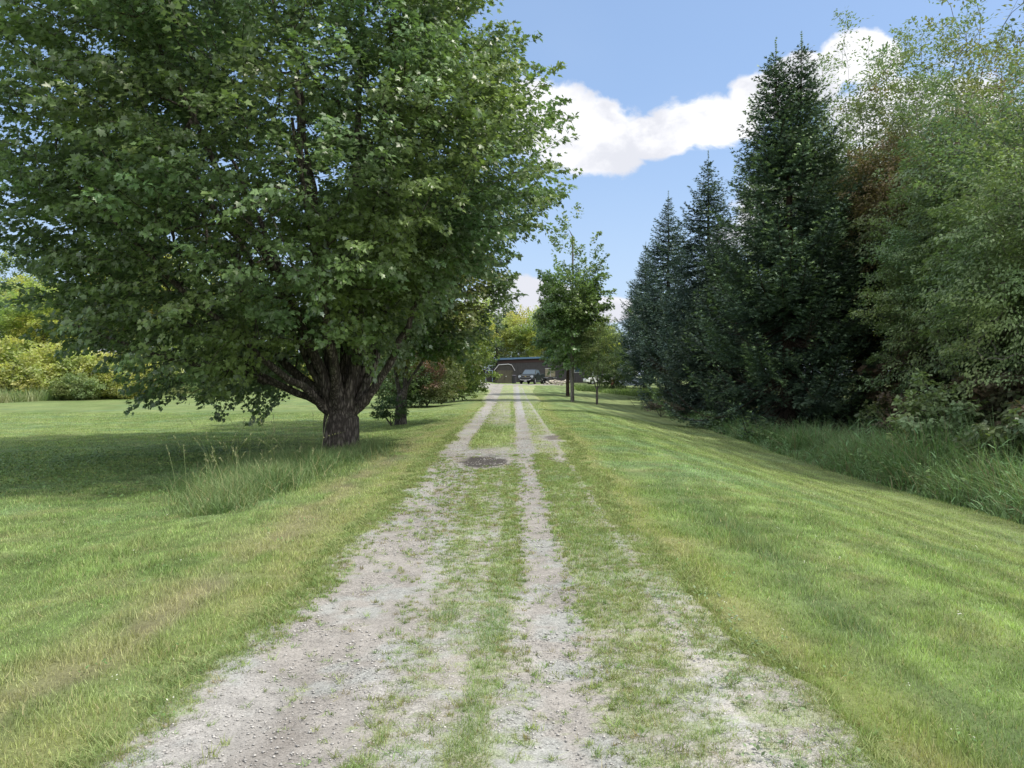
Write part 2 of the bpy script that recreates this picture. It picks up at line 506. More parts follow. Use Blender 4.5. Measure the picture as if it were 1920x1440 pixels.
dy = np.concatenate([np.geomspace(1.0, 96, 900)])
du = np.linspace(0, 1, 96)
DU, DY = np.meshgrid(du, dy)
l, r = drive_edges(DY)
DX = l + (r - l) * DU
DZ = height(DX, DY) + 0.004
e = np.minimum(DU, 1 - DU) * (r - l)
DZ = DZ - 0.03 * (1 - sst(0, 0.06, e))
DZ = DZ - 0.018 * np.exp(-((DX - 0.26) / 0.2) ** 2) - 0.022 * np.exp(-((DX + 1.05) / 0.3) ** 2)
base = np.array((0.268, 0.252, 0.232))
c = base * (0.86 + 0.34 * fbm(DX, DY, 0.9, 4, 70))[..., None]
dusty = sst(0.52, 0.66, fbm(DX * 1.6, DY * 0.55, 1.1, 4, 71))
c = lerp(c, np.array((0.335, 0.33, 0.315)), 0.55 * dusty)
c = c * (0.80 + 0.4 * fbm(DX, DY, 9.0, 3, 77))[..., None]
# dark fine dirt in the near-left wheel track
dk = np.exp(-((DX + 0.86 + 0.04 * DY) / 0.2) ** 2) * np.exp(-((DY - 3.2) / 0.9) ** 2)
c = lerp(c, np.array((0.18, 0.165, 0.15)), 0.8 * dk * sst(0.25, 0.5, fbm(DX, DY, 2.5, 3, 72)))
pale = np.exp(-((DX - 1.0 - 0.03 * DY) / 0.28) ** 2) * (1 - sst(4.2, 6.5, DY)) * sst(0.38, 0.6, fbm(DX, DY, 2.2, 3, 73))
c = lerp(c, np.array((0.46, 0.44, 0.41)), 0.6 * pale)
c = lerp(c, np.array((0.30, 0.335, 0.325)), 0.42 * sst(0.52, 0.68, fbm(DX, DY, 3.2, 4, 74)) * (DY < 30))
nn = 1.5 * (fbm(DX, DY, 4.0, 5, 75) - 0.5)
pot = 1 - sst(0.75, 1.1, np.sqrt(((DX + 0.5) / 0.46) ** 2 + ((DY - 14.0) / 1.05) ** 2) + 0.7 * nn)
c = lerp(c, np.array((0.055, 0.050, 0.046)), 0.95 * pot)
pot2 = 1 - sst(0.6, 1.1, np.sqrt(((DX - 1.1) / 0.32) ** 2 + ((DY - 19.0) / 0.9) ** 2) + 0.7 * nn)
c = lerp(c, np.array((0.10, 0.085, 0.07)), 0.8 * pot2)
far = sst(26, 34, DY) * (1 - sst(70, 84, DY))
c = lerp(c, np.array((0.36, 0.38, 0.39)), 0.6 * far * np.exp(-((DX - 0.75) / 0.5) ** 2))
gm = green_here(DX, DY).astype(float)
dens = drive_green(DX, DY)
thin = 0.35 + 0.45 * sst(8, 25, DY)
c = lerp(c, grass_col(DX, DY) * 0.8 + np.array((0.05, 0.035, 0.015)), gm * np.clip(thin + 0.15 * dens, 0, 0.9))
c = lerp(c, np.array((0.25, 0.235, 0.15)), 0.38 * dens * (1 - gm))
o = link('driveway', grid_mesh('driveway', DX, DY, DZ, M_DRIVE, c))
o['kind'] = 'structure'

# ------------------------------------------------------------------ grass blades
def blades(name, pos, h, w, col, rng, segs=1, lean=0.35, bend=0.0, tipcol=None, dirv=None):
    n = len(pos)
    ang = rng.uniform(0, 2 * np.pi, n)
    wd = np.stack([np.cos(ang), np.sin(ang), np.zeros(n)], -1)
    la = rng.uniform(0, 2 * np.pi, n)
    ld = np.stack([np.cos(la), np.sin(la), np.zeros(n)], -1)
    if dirv is not None: ld = norm(ld + dirv)
    la_m = np.abs(rng.normal(0, lean, n))[:, None]
    bd = (np.abs(rng.normal(0, 1, n)) * bend)[:, None]
    V = []; C = []
    for s in range(segs + 1):
        t_ = s / segs
        ctr = pos + ld * (h[:, None] * (la_m * t_ + bd * t_ ** 2.2)) + np.array((0, 0, 1.0)) * (h[:, None] * (t_ - 0.38 * bd * t_ ** 2.4))
        cc = col if tipcol is None else col * (1 - t_) + tipcol * t_
        if s < segs:
            ww = (w * (1 - 0.75 * t_ ** 1.5))[:, None] * 0.5
            V += [ctr - wd * ww, ctr + wd * ww]; C += [cc, cc]
        else:
            V += [ctr]; C += [cc]
    k = 2 * segs + 1
    VV = np.stack(V, 1).reshape(-1, 3); CC = np.stack(C, 1).reshape(-1, 3)
    tri = []
    for s in range(segs - 1):
        a_ = 2 * s
        tri += [(a_, a_ + 1, a_ + 3), (a_, a_ + 3, a_ + 2)]
    tri += [(2 * segs - 2, 2 * segs - 1, 2 * segs)]
    F = (np.arange(n)[:, None, None] * k + np.array(tri)[None]).reshape(-1, 3)
    return VV, F, CC


def join_parts(parts):
    V = []; F = []; C = []; off = 0
    for v, f, c in parts:
        V.append(v); F.append(f + off); C.append(c); off += len(v)
    return np.concatenate(V), np.concatenate(F), np.concatenate(C)


def sample_area(rng, n, y0, y1, power, xlim=0.80):
    """points in the wedge ahead, denser near; returns x, y"""
    u = rng.rand(n)
    p = power
    y = ((y0 ** p) + u * (y1 ** p - y0 ** p)) ** (1 / p)
    x = rng.uniform(-1, 1, n) * (xlim * y + 0.8)
    return x, y


def bound_right(y):      # where the mown slope on the right stops
    return 9.0 + 0.25 * np.sin(y * 0.5) + 0.5 * (fbm(y, y * 0, 0.3, 2, 80) - 0.5) - 2.2 * sst(40, 50, y) * (1 - sst(58, 70, y)) + 30 * sst(64, 70, y)


_rin = np.random.RandomState(99)


def in_lawn(x, y):
    l, r = drive_edges(y)
    d = np.maximum(l - x, x - r)
    return d > -0.30 * _rin.rand(len(x)) ** 2.2


rng = np.random.RandomState(11)
parts = []
x, y = sample_area(rng, 900000, 2.1, 36, 0.62)
k = in_lawn(x, y) & (x < bound_right(y) + 0.3)
x, y = x[k], y[k]
# thinner where the verge is worn to soil
worn = np.exp(-((x + 2.42 + 0.1 * np.sin(y * 0.7)) / 0.20) ** 2) * sst(0.42, 0.66, fbm(x, y, 1.1, 3, 63) + 0.06) * (1 - sst(14, 20, y))
l, r = drive_edges(y)
d = np.maximum(l - x, x - r)
keep = rng.rand(len(x)) > np.maximum(0.75 * worn, 0.5 * (1 - sst(-0.1, 0.25, d)) * sst(0.35, 0.55, fbm(x, y, 6, 3, 81)))
bare2 = np.exp(-(((x - 2.1) / 0.22) ** 2 + ((y - 12.6) / 0.7) ** 2) ** 2)
keep &= rng.rand(len(x)) > bare2
x, y, d = x[keep], y[keep], d[keep]
clump = fbm(x, y, 3.2, 3, 82)
hh = 0.016 + 0.034 * sst(0.3, 0.75, clump) + 0.016 * rng.rand(len(x))
hh = hh * (1 + 0.9 * np.exp(-((x - 2.3) / 0.3) ** 2) * (y < 10) * sst(0.45, 0.65, fbm(x, y, 0.8, 3, 61)))
hh = hh * (1 + 1.3 * np.exp(-((x + 3.55 + 0.03 * y) / 0.22) ** 2) * sst(0.4, 0.6, fbm(x, y, 0.9, 2, 83)))
hh = hh * (0.45 + 0.55 * sst(-0.1, 0.35, d)) * np.clip(1.0 - y / 70, 0.7, 1.0)
ww = 0.0044 * np.maximum(1, (y / 3.0)) ** 0.62
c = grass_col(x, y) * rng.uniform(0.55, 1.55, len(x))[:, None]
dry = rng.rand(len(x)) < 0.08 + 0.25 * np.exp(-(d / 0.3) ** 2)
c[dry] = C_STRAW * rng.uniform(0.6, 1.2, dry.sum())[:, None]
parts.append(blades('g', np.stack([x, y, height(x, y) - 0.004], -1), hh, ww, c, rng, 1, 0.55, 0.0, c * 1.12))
V, F, C = join_parts(parts)
o = link('grass', mesh_from('grass', V, F, M_GRASS, C))
tag(o, 'short mown lawn grass on both sides of the gravel drive', 'grass', None, 'stuff')

# blades growing through the driveway
rng = np.random.RandomState(12)
x, y = sample_area(rng, 1500000, 2.1, 45, 0.45, 0.8)
k = (np.abs(x) < 2.4); x, y = x[k], y[k]
l, r = drive_edges(y)
k = (x > l) & (x < r) & green_here(x, y); x, y = x[k], y[k]
g = drive_green(x, y)
k = rng.rand(len(x)) < (0.25 + 0.75 * g); x, y, g = x[k], y[k], g[k]
hh = (0.012 + 0.030 * g ** 1.5) * rng.uniform(0.6, 1.4, len(x))
c = grass_col(x, y) * rng.uniform(0.6, 1.3, len(x))[:, None]
olive = (rng.rand(len(x)) < 0.45) & (g < 0.7)
c[olive] = np.array((0.27, 0.29, 0.11)) * rng.uniform(0.6, 1.3, olive.sum())[:, None]
c[rng.rand(len(x)) < 0.12] = C_STRAW * 0.8
ww = 0.0040 * np.maximum(1, (y / 3.0)) ** 0.8
V, F, C = blades('g', np.stack([x, y, height(x, y) - 0.012], -1), hh + 0.012, ww, c, rng, 1, 0.9, 0.0, c * 1.1)
# separate little tufts rooted in the gravel
nt = 42000
tx = rng.uniform(-1.75, 1.75, nt); ty = 2.15 + rng.rand(nt) ** 1.25 * 13
gt = drive_green(tx, ty); l, r = drive_edges(ty)
kk = (rng.rand(nt) < 0.012 + 1.15 * gt * sst(0.02, 0.15, gt) * (0.5 + sst(0.35, 0.6, fbm(tx, ty, 3.0, 3, 46)))) & (tx > l) & (tx < r); tx, ty, gt = tx[kk], ty[kk], gt[kk]
m_ = 15
sp_ = np.repeat(rng.uniform(0.007, 0.020, len(tx)) * np.maximum(1, ty / 5) ** 0.5, m_)
px = np.repeat(tx, m_) + rng.normal(0, 1, len(sp_)) * sp_; py = np.repeat(ty, m_) + rng.normal(0, 1, len(sp_)) * sp_ * 0.7
tone = rng.rand(len(tx))[:, None]
ct = np.array((0.25, 0.28, 0.09)) * (1 - tone) + np.array((0.19, 0.31, 0.10)) * tone
ct[rng.rand(len(tx)) < 0.12] = (0.27, 0.235, 0.12)
cc = np.repeat(ct * rng.uniform(0.65, 1.25, (len(tx), 1)), m_, 0) * rng.uniform(0.65, 1.35, (len(px), 1))
big = np.where(rng.rand(len(tx)) < 0.05, 2.0, 1.0)
hh = np.repeat(rng.uniform(0.014, 0.034, len(tx)) * big, m_) * rng.uniform(0.6, 1.2, len(px))
V2, F2, C2 = blades('g', np.stack([px, py, height(px, py) - 0.004], -1), hh, 0.0036 * np.maximum(1, py / 3) ** 0.6, cc, rng, 1, 1.3)
# ragged longer tufts where the verge meets the gravel
ne = 5200
ey = 2.15 + rng.rand(ne) ** 1.3 * 20; l, r = drive_edges(ey)
side = rng.rand(ne) < 0.5
ex = np.where(side, l, r) + np.where(side, 1, -1) * (rng.normal(0.02, 0.075, ne))
kk = fbm(ex, ey, 2.3, 3, 47) > 0.40; ex, ey = ex[kk], ey[kk]
m_ = 16
sp_ = 0.022 * np.maximum(1, np.repeat(ey, m_) / 5) ** 0.5
px = np.repeat(ex, m_) + rng.normal(0, 1, len(sp_)) * sp_; py = np.repeat(ey, m_) + rng.normal(0, 1, len(sp_)) * sp_
tone = rng.rand(len(ex))[:, None]
ct = np.array((0.34, 0.35, 0.16)) * (1 - tone) + np.array((0.20, 0.30, 0.10)) * tone
cc = np.repeat(ct * rng.uniform(0.6, 1.25, (len(ex), 1)), m_, 0) * rng.uniform(0.65, 1.3, (len(px), 1))
hh = np.repeat(rng.uniform(0.025, 0.065, len(ex)), m_) * rng.uniform(0.6, 1.2, len(px))
V3, F3, C3 = blades('g', np.stack([px, py, height(px, py) - 0.01], -1), hh, 0.0042 * np.maximum(1, py / 3) ** 0.6, cc, rng, 2, 0.9, 0.5)
V, F, C = join_parts([(V, F, C), (V2, F2, C2), (V3, F3, C3)])
o = link('driveway_weeds', mesh_from('driveway_weeds', V, F, M_GRASS, C))
tag(o, 'sparse low weeds and grass tufts growing through the gravel drive', 'weeds', None, 'stuff')

# loose stones
rng = np.random.RandomState(13)
n = 42000
y = 2.2 + rng.rand(n) ** 1.9 * 17; x = rng.uniform(-1.62, 1.5, n)
k = (fbm(x, y, 1.4, 3, 90) + 0.25 * rng.rand(n) > 0.56) & ~green_here(x, y)
x, y = x[k], y[k]; n = len(x)
octv = np.array([(1, 0, 0), (-1, 0, 0), (0, 1, 0), (0, -1, 0), (0, 0, 1), (0, 0, -1), (.7, .7, .2), (-.7, .6, .3)])[:6]
octf = np.array([(0, 2, 4), (2, 1, 4), (1, 3, 4), (3, 0, 4), (2, 0, 5), (1, 2, 5), (3, 1, 5), (0, 3, 5)])
s = (0.0030 + 0.008 * rng.rand(n) ** 4) * np.maximum(1, y / 4) ** 0.5
ang = rng.rand(n) * 6.28
jit = rng.uniform(0.65, 1.35, (n, 6, 3))
P = octv[None] * jit * s[:, None, None] * np.array((1, 1, 0.42))
ca, sa = np.cos(ang)[:, None], np.sin(ang)[:, None]
P = np.stack([P[..., 0] * ca - P[..., 1] * sa, P[..., 0] * sa + P[..., 1] * ca, P[..., 2]], -1)
zz = height(x, y) - 0.014 * np.exp(-((x - 0.26) / 0.2) ** 2) - 0.018 * np.exp(-((x + 1.05) / 0.3) ** 2)
P = P + np.stack([x, y, zz + 0.0045 + s * 0.08], -1)[:, None]
sc_ = np.array((0.40, 0.385, 0.36)) * (0.65 + 0.65 * rng.rand(n))[:, None]
C = np.repeat(sc_, 6, 0)
F = (np.arange(n)[:, None, None] * 6 + octf[None]).reshape(-1, 3)
o = link('gravel', mesh_from('gravel', P.reshape(-1, 3), F, M_STONE, C, True))
tag(o, 'small loose grey stones scattered over the driveway tracks', 'gravel', None, 'stuff')

# fallen leaves and clover-like weeds in the lawn
rng = np.random.RandomState(14)
LEAF4 = (np.array([(0, 0, 0), (0.36, 0.45, 0.06), (0, 1, 0), (-0.36, 0.45, 0.06)]), np.array([(0, 1, 2), (0, 2, 3)]))
LANCE = (np.array([(0, 0, 0), (0.17, 0.4, 0.03), (0, 1, -0.04), (-0.17, 0.4, 0.03)]), np.array([(0, 1, 2), (0, 2, 3)]))
_mp = [(0, -0.05), (0.20, -0.08), (0.42, 0.0), (0.30, 0.18), (0.56, 0.50), (0.26, 0.46), (0.20, 0.62), (0.0, 1.0)]
_mv = [(a_, b_, 0.10 * abs(a_) - 0.12 * b_ * b_) for a_, b_ in _mp] + [(-a_, b_, 0.10 * abs(a_) - 0.12 * b_ * b_) for a_, b_ in _mp[-2:0:-1]]
_nv = len(_mv)
MAPLE = (np.array(_mv + [(0, 0.25, 0.0)]), np.array([(_nv, i, (i + 1) % _nv) for i in range(_nv)]))


def leaves(tmpl, pos, tip, nrm, size, col):
    tv, tf = tmpl
    y_ = norm(tip); z_ = nrm - y_ * np.sum(nrm * y_, -1, keepdims=True); z_ = norm(z_); x_ = np.cross(y_, z_)
    s_ = size[:, None, None]
    P_ = pos[:, None] + (tv[None, :, 0:1] * x_[:, None] + tv[None, :, 1:2] * y_[:, None] + tv[None, :, 2:3] * z_[:, None]) * s_
    n_ = len(pos); k_ = len(tv)
    F_ = (np.arange(n_)[:, None, None] * k_ + tf[None]).reshape(-1, 3)
    return P_.reshape(-1, 3), F_, np.repeat(col, k_, 0)


def ground_weeds(cx, cy, n, rad, size, col, rng, hmul=1.0):
    """broad leaves of low rosettes around given centres"""
    m_ = len(cx)
    px = np.repeat(cx, n) + rng.normal(0, rad, m_ * n); py = np.repeat(cy, n) + rng.normal(0, rad, m_ * n)
    a_ = rng.rand(m_ * n) * 6.28
    up = rng.uniform(0.1, 0.9, m_ * n)
    tip = np.stack([np.cos(a_), np.sin(a_), up], -1)
    nr = np.stack([-np.cos(a_) * up, -np.sin(a_) * up, np.ones(m_ * n)], -1)
    pz = height(px, py) + 0.015 + hmul * rng.rand(m_ * n) * 0.03
    sz = size * rng.uniform(0.6, 1.4, m_ * n)
    cc = np.array(col) * rng.uniform(0.6, 1.4, m_ * n)[:, None]
    return leaves(LEAF4, np.stack([px, py, pz], -1), tip, nr, sz, cc)


wp = []
cx = rng.uniform(-9, 6.5, 700); cy = 2.4 + 11 * rng.rand(700) ** 1.3
k = in_lawn(cx, cy) & (fbm(cx, cy, 0.8, 2, 91) > 0.5); cx, cy = cx[k], cy[k]
wp.append(ground_weeds(cx, cy, 7, 0.035, 0.020, (0.14, 0.25, 0.08), rng))
cx = rng.normal(-9.0, 3.0, 1500); cy = rng.normal(15, 2.2, 1500)
k = cx < -4.5; cx, cy = cx[k], cy[k]
wp.append(ground_weeds(cx, cy, 9, 0.10, 0.05, (0.12, 0.20, 0.07), rng, 2.5))
cx = rng.uniform(1.0, 1.5, 60); cy = rng.uniform(2.4, 5.5, 60)
wp.append(ground_weeds(cx, cy, 7, 0.025, 0.022, (0.17, 0.24, 0.12), rng))
cx = rng.uniform(-12, 8, 420); cy = 2.6 + 16 * rng.rand(420) ** 1.2
k = in_lawn(cx, cy); wp.append(ground_weeds(cx[k], cy[k], 4, 0.008, 0.011, (0.62, 0.62, 0.55), rng, 1.3))
V, F, C = join_parts(wp)
o = link('lawn_weeds', mesh_from('lawn_weeds', V, F, M_LEAF, C))
tag(o, 'broad-leaved weeds and clover scattered through the lawn', 'weeds', None, 'stuff')

# ------------------------------------------------------------------ trees
def greedy(P, par, T, extra=None, up=0.6, step=0.45, bow=0.12, rng=None, ext=0.5, extdir=None, min_attach=0):
    """grow a branch from the nearest suitable node to every target"""
    P = list(map(np.array, P)); par = list(par)
    cap = len(P) + len(T) * 14 + 50
    A = np.zeros((cap, 3)); n = len(P); A[:n] = np.array(P)
    par = par + [0] * (cap - n)
    base = A[0].copy(); base[2] = A[min_attach][2]
    order = np.argsort(np.linalg.norm(T - base, axis=1))
    for i in order:
        t_ = T[i]
        d = t_ - A[min_attach:n]
        L = np.linalg.norm(d, axis=1)
        hz = np.hypot(d[:, 0], d[:, 1])
        rN = np.hypot(A[min_attach:n, 0] - base[0], A[min_attach:n, 1] - base[1]); rT = math.hypot(t_[0] - base[0], t_[1] - base[1])
        cost = L + up * np.maximum(0, -d[:, 2] + 0.15 * L) + 0.9 * np.maximum(0, rN - rT)
        j = int(np.argmin(cost)) + min_attach
        L = np.linalg.norm(t_ - A[j])
        k = max(1, int(math.ceil(L / step)))
        prev = j
        perp = rng.normal(0, 1, 3) * 0.05 * L
        for q in range(1, k + 1):
            f = q / k
            p = A[j] * (1 - f) + t_ * f + perp * math.sin(math.pi * f) + np.array((0, 0, bow * L * math.sin(math.pi * f)))
            A[n] = p; par[n] = prev; prev = n; n += 1
        if extdir is not None:
            A[n] = t_ + extdir[i] * ext; par[n] = prev; n += 1
    return A[:n], np.array(par[:n])


def radii(par, tip=0.006, ex=2.3, n0=None, rmin=None):
    n = len(par); r = np.zeros(n); cnt = np.zeros(n)
    for i in range(n - 1, 0, -1):
        if r[i] == 0: r[i] = tip ** ex
        r[par[i]] += r[i]
    r[0] = max(r[0], tip ** ex)
    r = r ** (1 / ex)
    return r


def tubes(P, par, rad, rng, lump=0.0, minr=0.0):
    n = len(P)
    ch = [[] for _ in range(n)]
    for i in range(1, n): ch[par[i]].append(i)
    V = []; F = []; off = 0
    stack = [(0, None)]
    while stack:
        s, fr = stack.pop()
        chain = [] if fr is None else [fr]
        cur = s
        while True:
            chain.append(cur)
            cs = ch[cur]
            if not cs: break
            cs = sorted(cs, key=lambda q: -rad[q])
            for c_ in cs[1:]: stack.append((c_, cur))
            cur = cs[0]
        if len(chain) < 2: continue
        pts = P[chain]; rr = rad[chain].copy()
        if fr is not None: rr[0] = min(rr[0], rr[1] * 1.15)
        if rr.max() < minr: continue
        mr = rr.max()
        sides = 14 if mr > 0.15 else 8 if mr > 0.05 else 5 if mr > 0.02 else 3
        tg = norm(np.gradient(pts, axis=0))
        a = np.array((1.0, 0, 0)) if abs(tg[0][0]) < 0.9 else np.array((0, 1.0, 0))
        u = a - tg[0] * a.dot(tg[0]); u /= np.linalg.norm(u)
        rings = []
        for q in range(len(pts)):
            u = u - tg[q] * u.dot(tg[q]); nu = np.linalg.norm(u)
            u = u / nu if nu > 1e-6 else a
            v = np.cross(tg[q], u)
            th = np.linspace(0, 2 * np.pi, sides, endpoint=False)
            ring = np.cos(th)[:, None] * u + np.sin(th)[:, None] * v
            rq = np.full(sides, rr[q])
            if lump and sides == 14:
                pp = pts[q] + ring * rr[q]
                rq = rq * (1 + lump * (fbm3(pp, 3.0, 2) - 0.5) * 2)
            rings.append(pts[q] + ring * rq[:, None])
        V.append(np.concatenate(rings))
        m_ = len(pts)
        ii = np.arange(m_ - 1)[:, None] * sides + np.arange(sides)[None]
        jj = np.arange(m_ - 1)[:, None] * sides + (np.arange(sides)[None] + 1) % sides
        F.append(np.stack([ii, jj, jj + sides, ii + sides], -1).reshape(-1, 4) + off)
        off += m_ * sides
    return np.concatenate(V), np.concatenate(F)


def spray_leaves(T, D, L, wid, m_, size, tmpl, colf, rng, droop=0.5, flat=0.4, upn=1.0, szvar=0.3, tmin=-0.4):
    n = len(T); N = n * m_
    Tr = np.repeat(T, m_, 0); Dr = np.repeat(D, m_, 0)
    Lr = np.repeat(np.broadcast_to(L, (n,)), m_); Wr = np.repeat(np.broadcast_to(wid, (n,)), m_)
    t_ = tmin + (1 - tmin) * rng.rand(N) ** 0.85
    side = norm(np.cross(Dr, np.array((0, 0, 1.0)) + 1e-3)); upv = np.cross(side, Dr)
    taper = np.clip(1.15 - 0.75 * np.maximum(t_, 0), 0.2, 1)
    a = rng.normal(0, 1, N) * Wr * taper; b = rng.normal(0, flat, N) * Wr * taper
    pos = Tr + Dr * (t_ * Lr)[:, None] + side * a[:, None] + upv * b[:, None]
    pos[:, 2] -= droop * 0.25 * (np.maximum(t_, 0) ** 2) * Lr
    tip = norm(Dr * 0.8 + side * (a / np.maximum(Wr, 1e-3))[:, None] * 0.7 + rng.normal(0, 0.45, (N, 3)) + np.array((0, 0, -droop)))
    nr = np.array((0, 0, upn)) + Dr * 0.45 + rng.normal(0, 0.45, (N, 3))
    sz = size * rng.uniform(1 - szvar, 1 + szvar, N)
    col = colf(pos, np.repeat(np.arange(n), m_), rng)
    return leaves(tmpl, pos, tip, nr, sz, col)


def colour_fn(base, var=0.25, alt=None, altp=0.0, clump=0.35, sc=0.9, seed=0, pale=0.0):
    base = np.array(base)
    def f(pos, idx, rng):
        k = 1 + clump * 2 * (fbm3(pos, sc, 2, seed) - 0.5)
        c = base[None] * (k * rng.uniform(1 - var, 1 + var, len(pos)))[:, None]
        hue = (fbm3(pos, sc * 0.6, 2, seed + 40) - 0.5) * 0.6
        c = c * np.stack([1 + hue * 0.9, 1 + hue * 0.25, 1 - hue * 0.6], -1)
        if alt is not None:
            m_ = sst(0.62 - altp * 0.25, 0.74 - altp * 0.25, fbm3(pos, 0.42, 2, seed + 9))
            c = c * (1 - m_[:, None]) + np.array(alt)[None] * rng.uniform(0.6, 1.3, (len(pos), 1)) * m_[:, None]
        return np.clip(c, 0.004, 1)
    return f


def crown_targets(n, fn, rng, shell=0.45):
    """fn(dir)->radius (m,) around origin; returns points & outward dirs"""
    d = norm(rng.normal(0, 1, (n, 3)))
    rr = fn(d)
    f = shell + (1 - shell) * rng.rand(n) ** 0.55
    return d * (rr * f)[:, None], d


def tree_obj(name, x, y, trunk_me, crown_me, rz=0.0, sc=1.0, sz=None, z=None):
    e = empty(name, (x, y, (ground_at(x, y) if z is None else z)), rz, (sc, sc, sz if sz else sc))
    link('trunk', trunk_me, e); link('crown', crown_me, e)
    return e


def trunk_nodes(h, n, rng, wob=0.08, lean=(0, 0), z0=-0.25):
    zs = np.linspace(z0, h, n)
    t_ = np.clip(zs / h, 0, 1)
    x = lean[0] * t_ + wob * np.cumsum(rng.normal(0, 1, n)) * 0.3 * (t_ > 0.02)
    y = lean[1] * t_ + wob * np.cumsum(rng.normal(0, 1, n)) * 0.3 * (t_ > 0.02)
    return np.stack([x, y, zs], -1)


def broadleaf(seed, h, crown_c, rad_fn, n, m_, L, wid, size, tmpl, colf, leafmat, barkmat, base_r, trunk_h, stems=None,
              droop=0.4, flat=0.45, tip=0.006, shell=0.4, up=0.6, upn=1.0, jitter_dir=0.35, updir=0.25, minr=0.0, step=0.5, min_attach=2, cut=None):
    rng = np.random.RandomState(seed)
    if stems is None:
        P = trunk_nodes(trunk_h, 9, rng, 0.05); par = [0] + list(range(8))
        r0 = np.linspace(1, 0.35, 9) * base_r
    else:
        P = [np.array((0, 0, -0.3)), np.array((0, 0, 0.0)), np.array((0, 0, stems[0] * 0.35)), np.array((0, 0, stems[0]))]; par = [0, 0, 1, 2]; r0 = [base_r, base_r, base_r * 0.98, base_r * 0.95]
        for pts, rb in stems[1]:
            prev = 3
            last = np.array(P[3])
            for q, p in enumerate(pts):
                p = np.array(p, dtype=float)
                k = max(1, int(np.linalg.norm(p - last) / 0.35))
                for s_ in range(1, k + 1):
                    f = s_ / k
                    P.append(last * (1 - f) + p * f + rng.normal(0, 0.02, 3)); par.append(prev); prev = len(P) - 1
                    trav = math.dist(P[-1], P[3])
                    r0.append(rb * (1 - 0.8 * (q + f) / len(pts)) + (0.86 * base_r - rb) * min(1, (rb / (0.46 * base_r)) ** 2) * math.exp(-(trav / (0.85 * base_r + 0.05)) ** 1.6))
                last = p
        P = np.array(P)
    T, D = crown_targets(n, rad_fn, rng, shell)
    T = T + np.array(crown_c)
    keep = T[:, 2] > 0.35
    if cut is not None: keep &= ~cut(T)
    T, D = T[keep], D[keep]
    axis_ = np.array(P[min(len(P) - 1, 3)])[:2]
    out_ = T - np.array((axis_[0], axis_[1], 0)); out_[:, 2] = (T[:, 2] - crown_c[2]) * 0.4
    D = norm(norm(out_) + rng.normal(0, jitter_dir, T.shape) + np.array((0, 0, updir)))
    A, pr = greedy(P, par, T, None, up, step, 0.1, rng, L * 0.7, D, min_attach)
    rad = radii(pr, tip)
    n0 = len(P)
    rad = rad * (base_r * 0.8 / max(rad[0], 1e-6)) ** 0.35 if rad[0] > base_r else rad
    rad[:n0] = np.maximum(np.minimum(rad[:n0], base_r), np.array(r0))
    rad = np.minimum(rad, base_r)
    if stems is not None: rad[3] = 0.9 * base_r
    if barkmat is M_BARK or base_r > 0.2:
        rad[0] *= 1.6
        if stems is not None: rad[1] *= 1.2
    V, F = tubes(A, pr, rad, rng, 0.17 if base_r > 0.2 else 0, minr)
    tm = mesh_from('trunk', V, F, barkmat, None, True)
    V, F, C = spray_leaves(T, D, L, wid, m_, size, tmpl, colf, rng, droop, flat, upn)
    cm = mesh_from('crown', V, F, leafmat, C)
    return tm, cm


def ell(rx, ry, rzu, rzd, p=2.0, lump=0.18, sc=1.6, seed=0):
    def f(d):
        rz_ = np.where(d[:, 2] > 0, rzu, rzd)
        s_ = (np.abs(d[:, 0] / rx) ** p + np.abs(d[:, 1] / ry) ** p + np.abs(d[:, 2] / rz_) ** p) ** (-1 / p)
        return s_ * (1 + lump * 2 * (fbm3(d, sc, 3, seed) - 0.5))
    return f


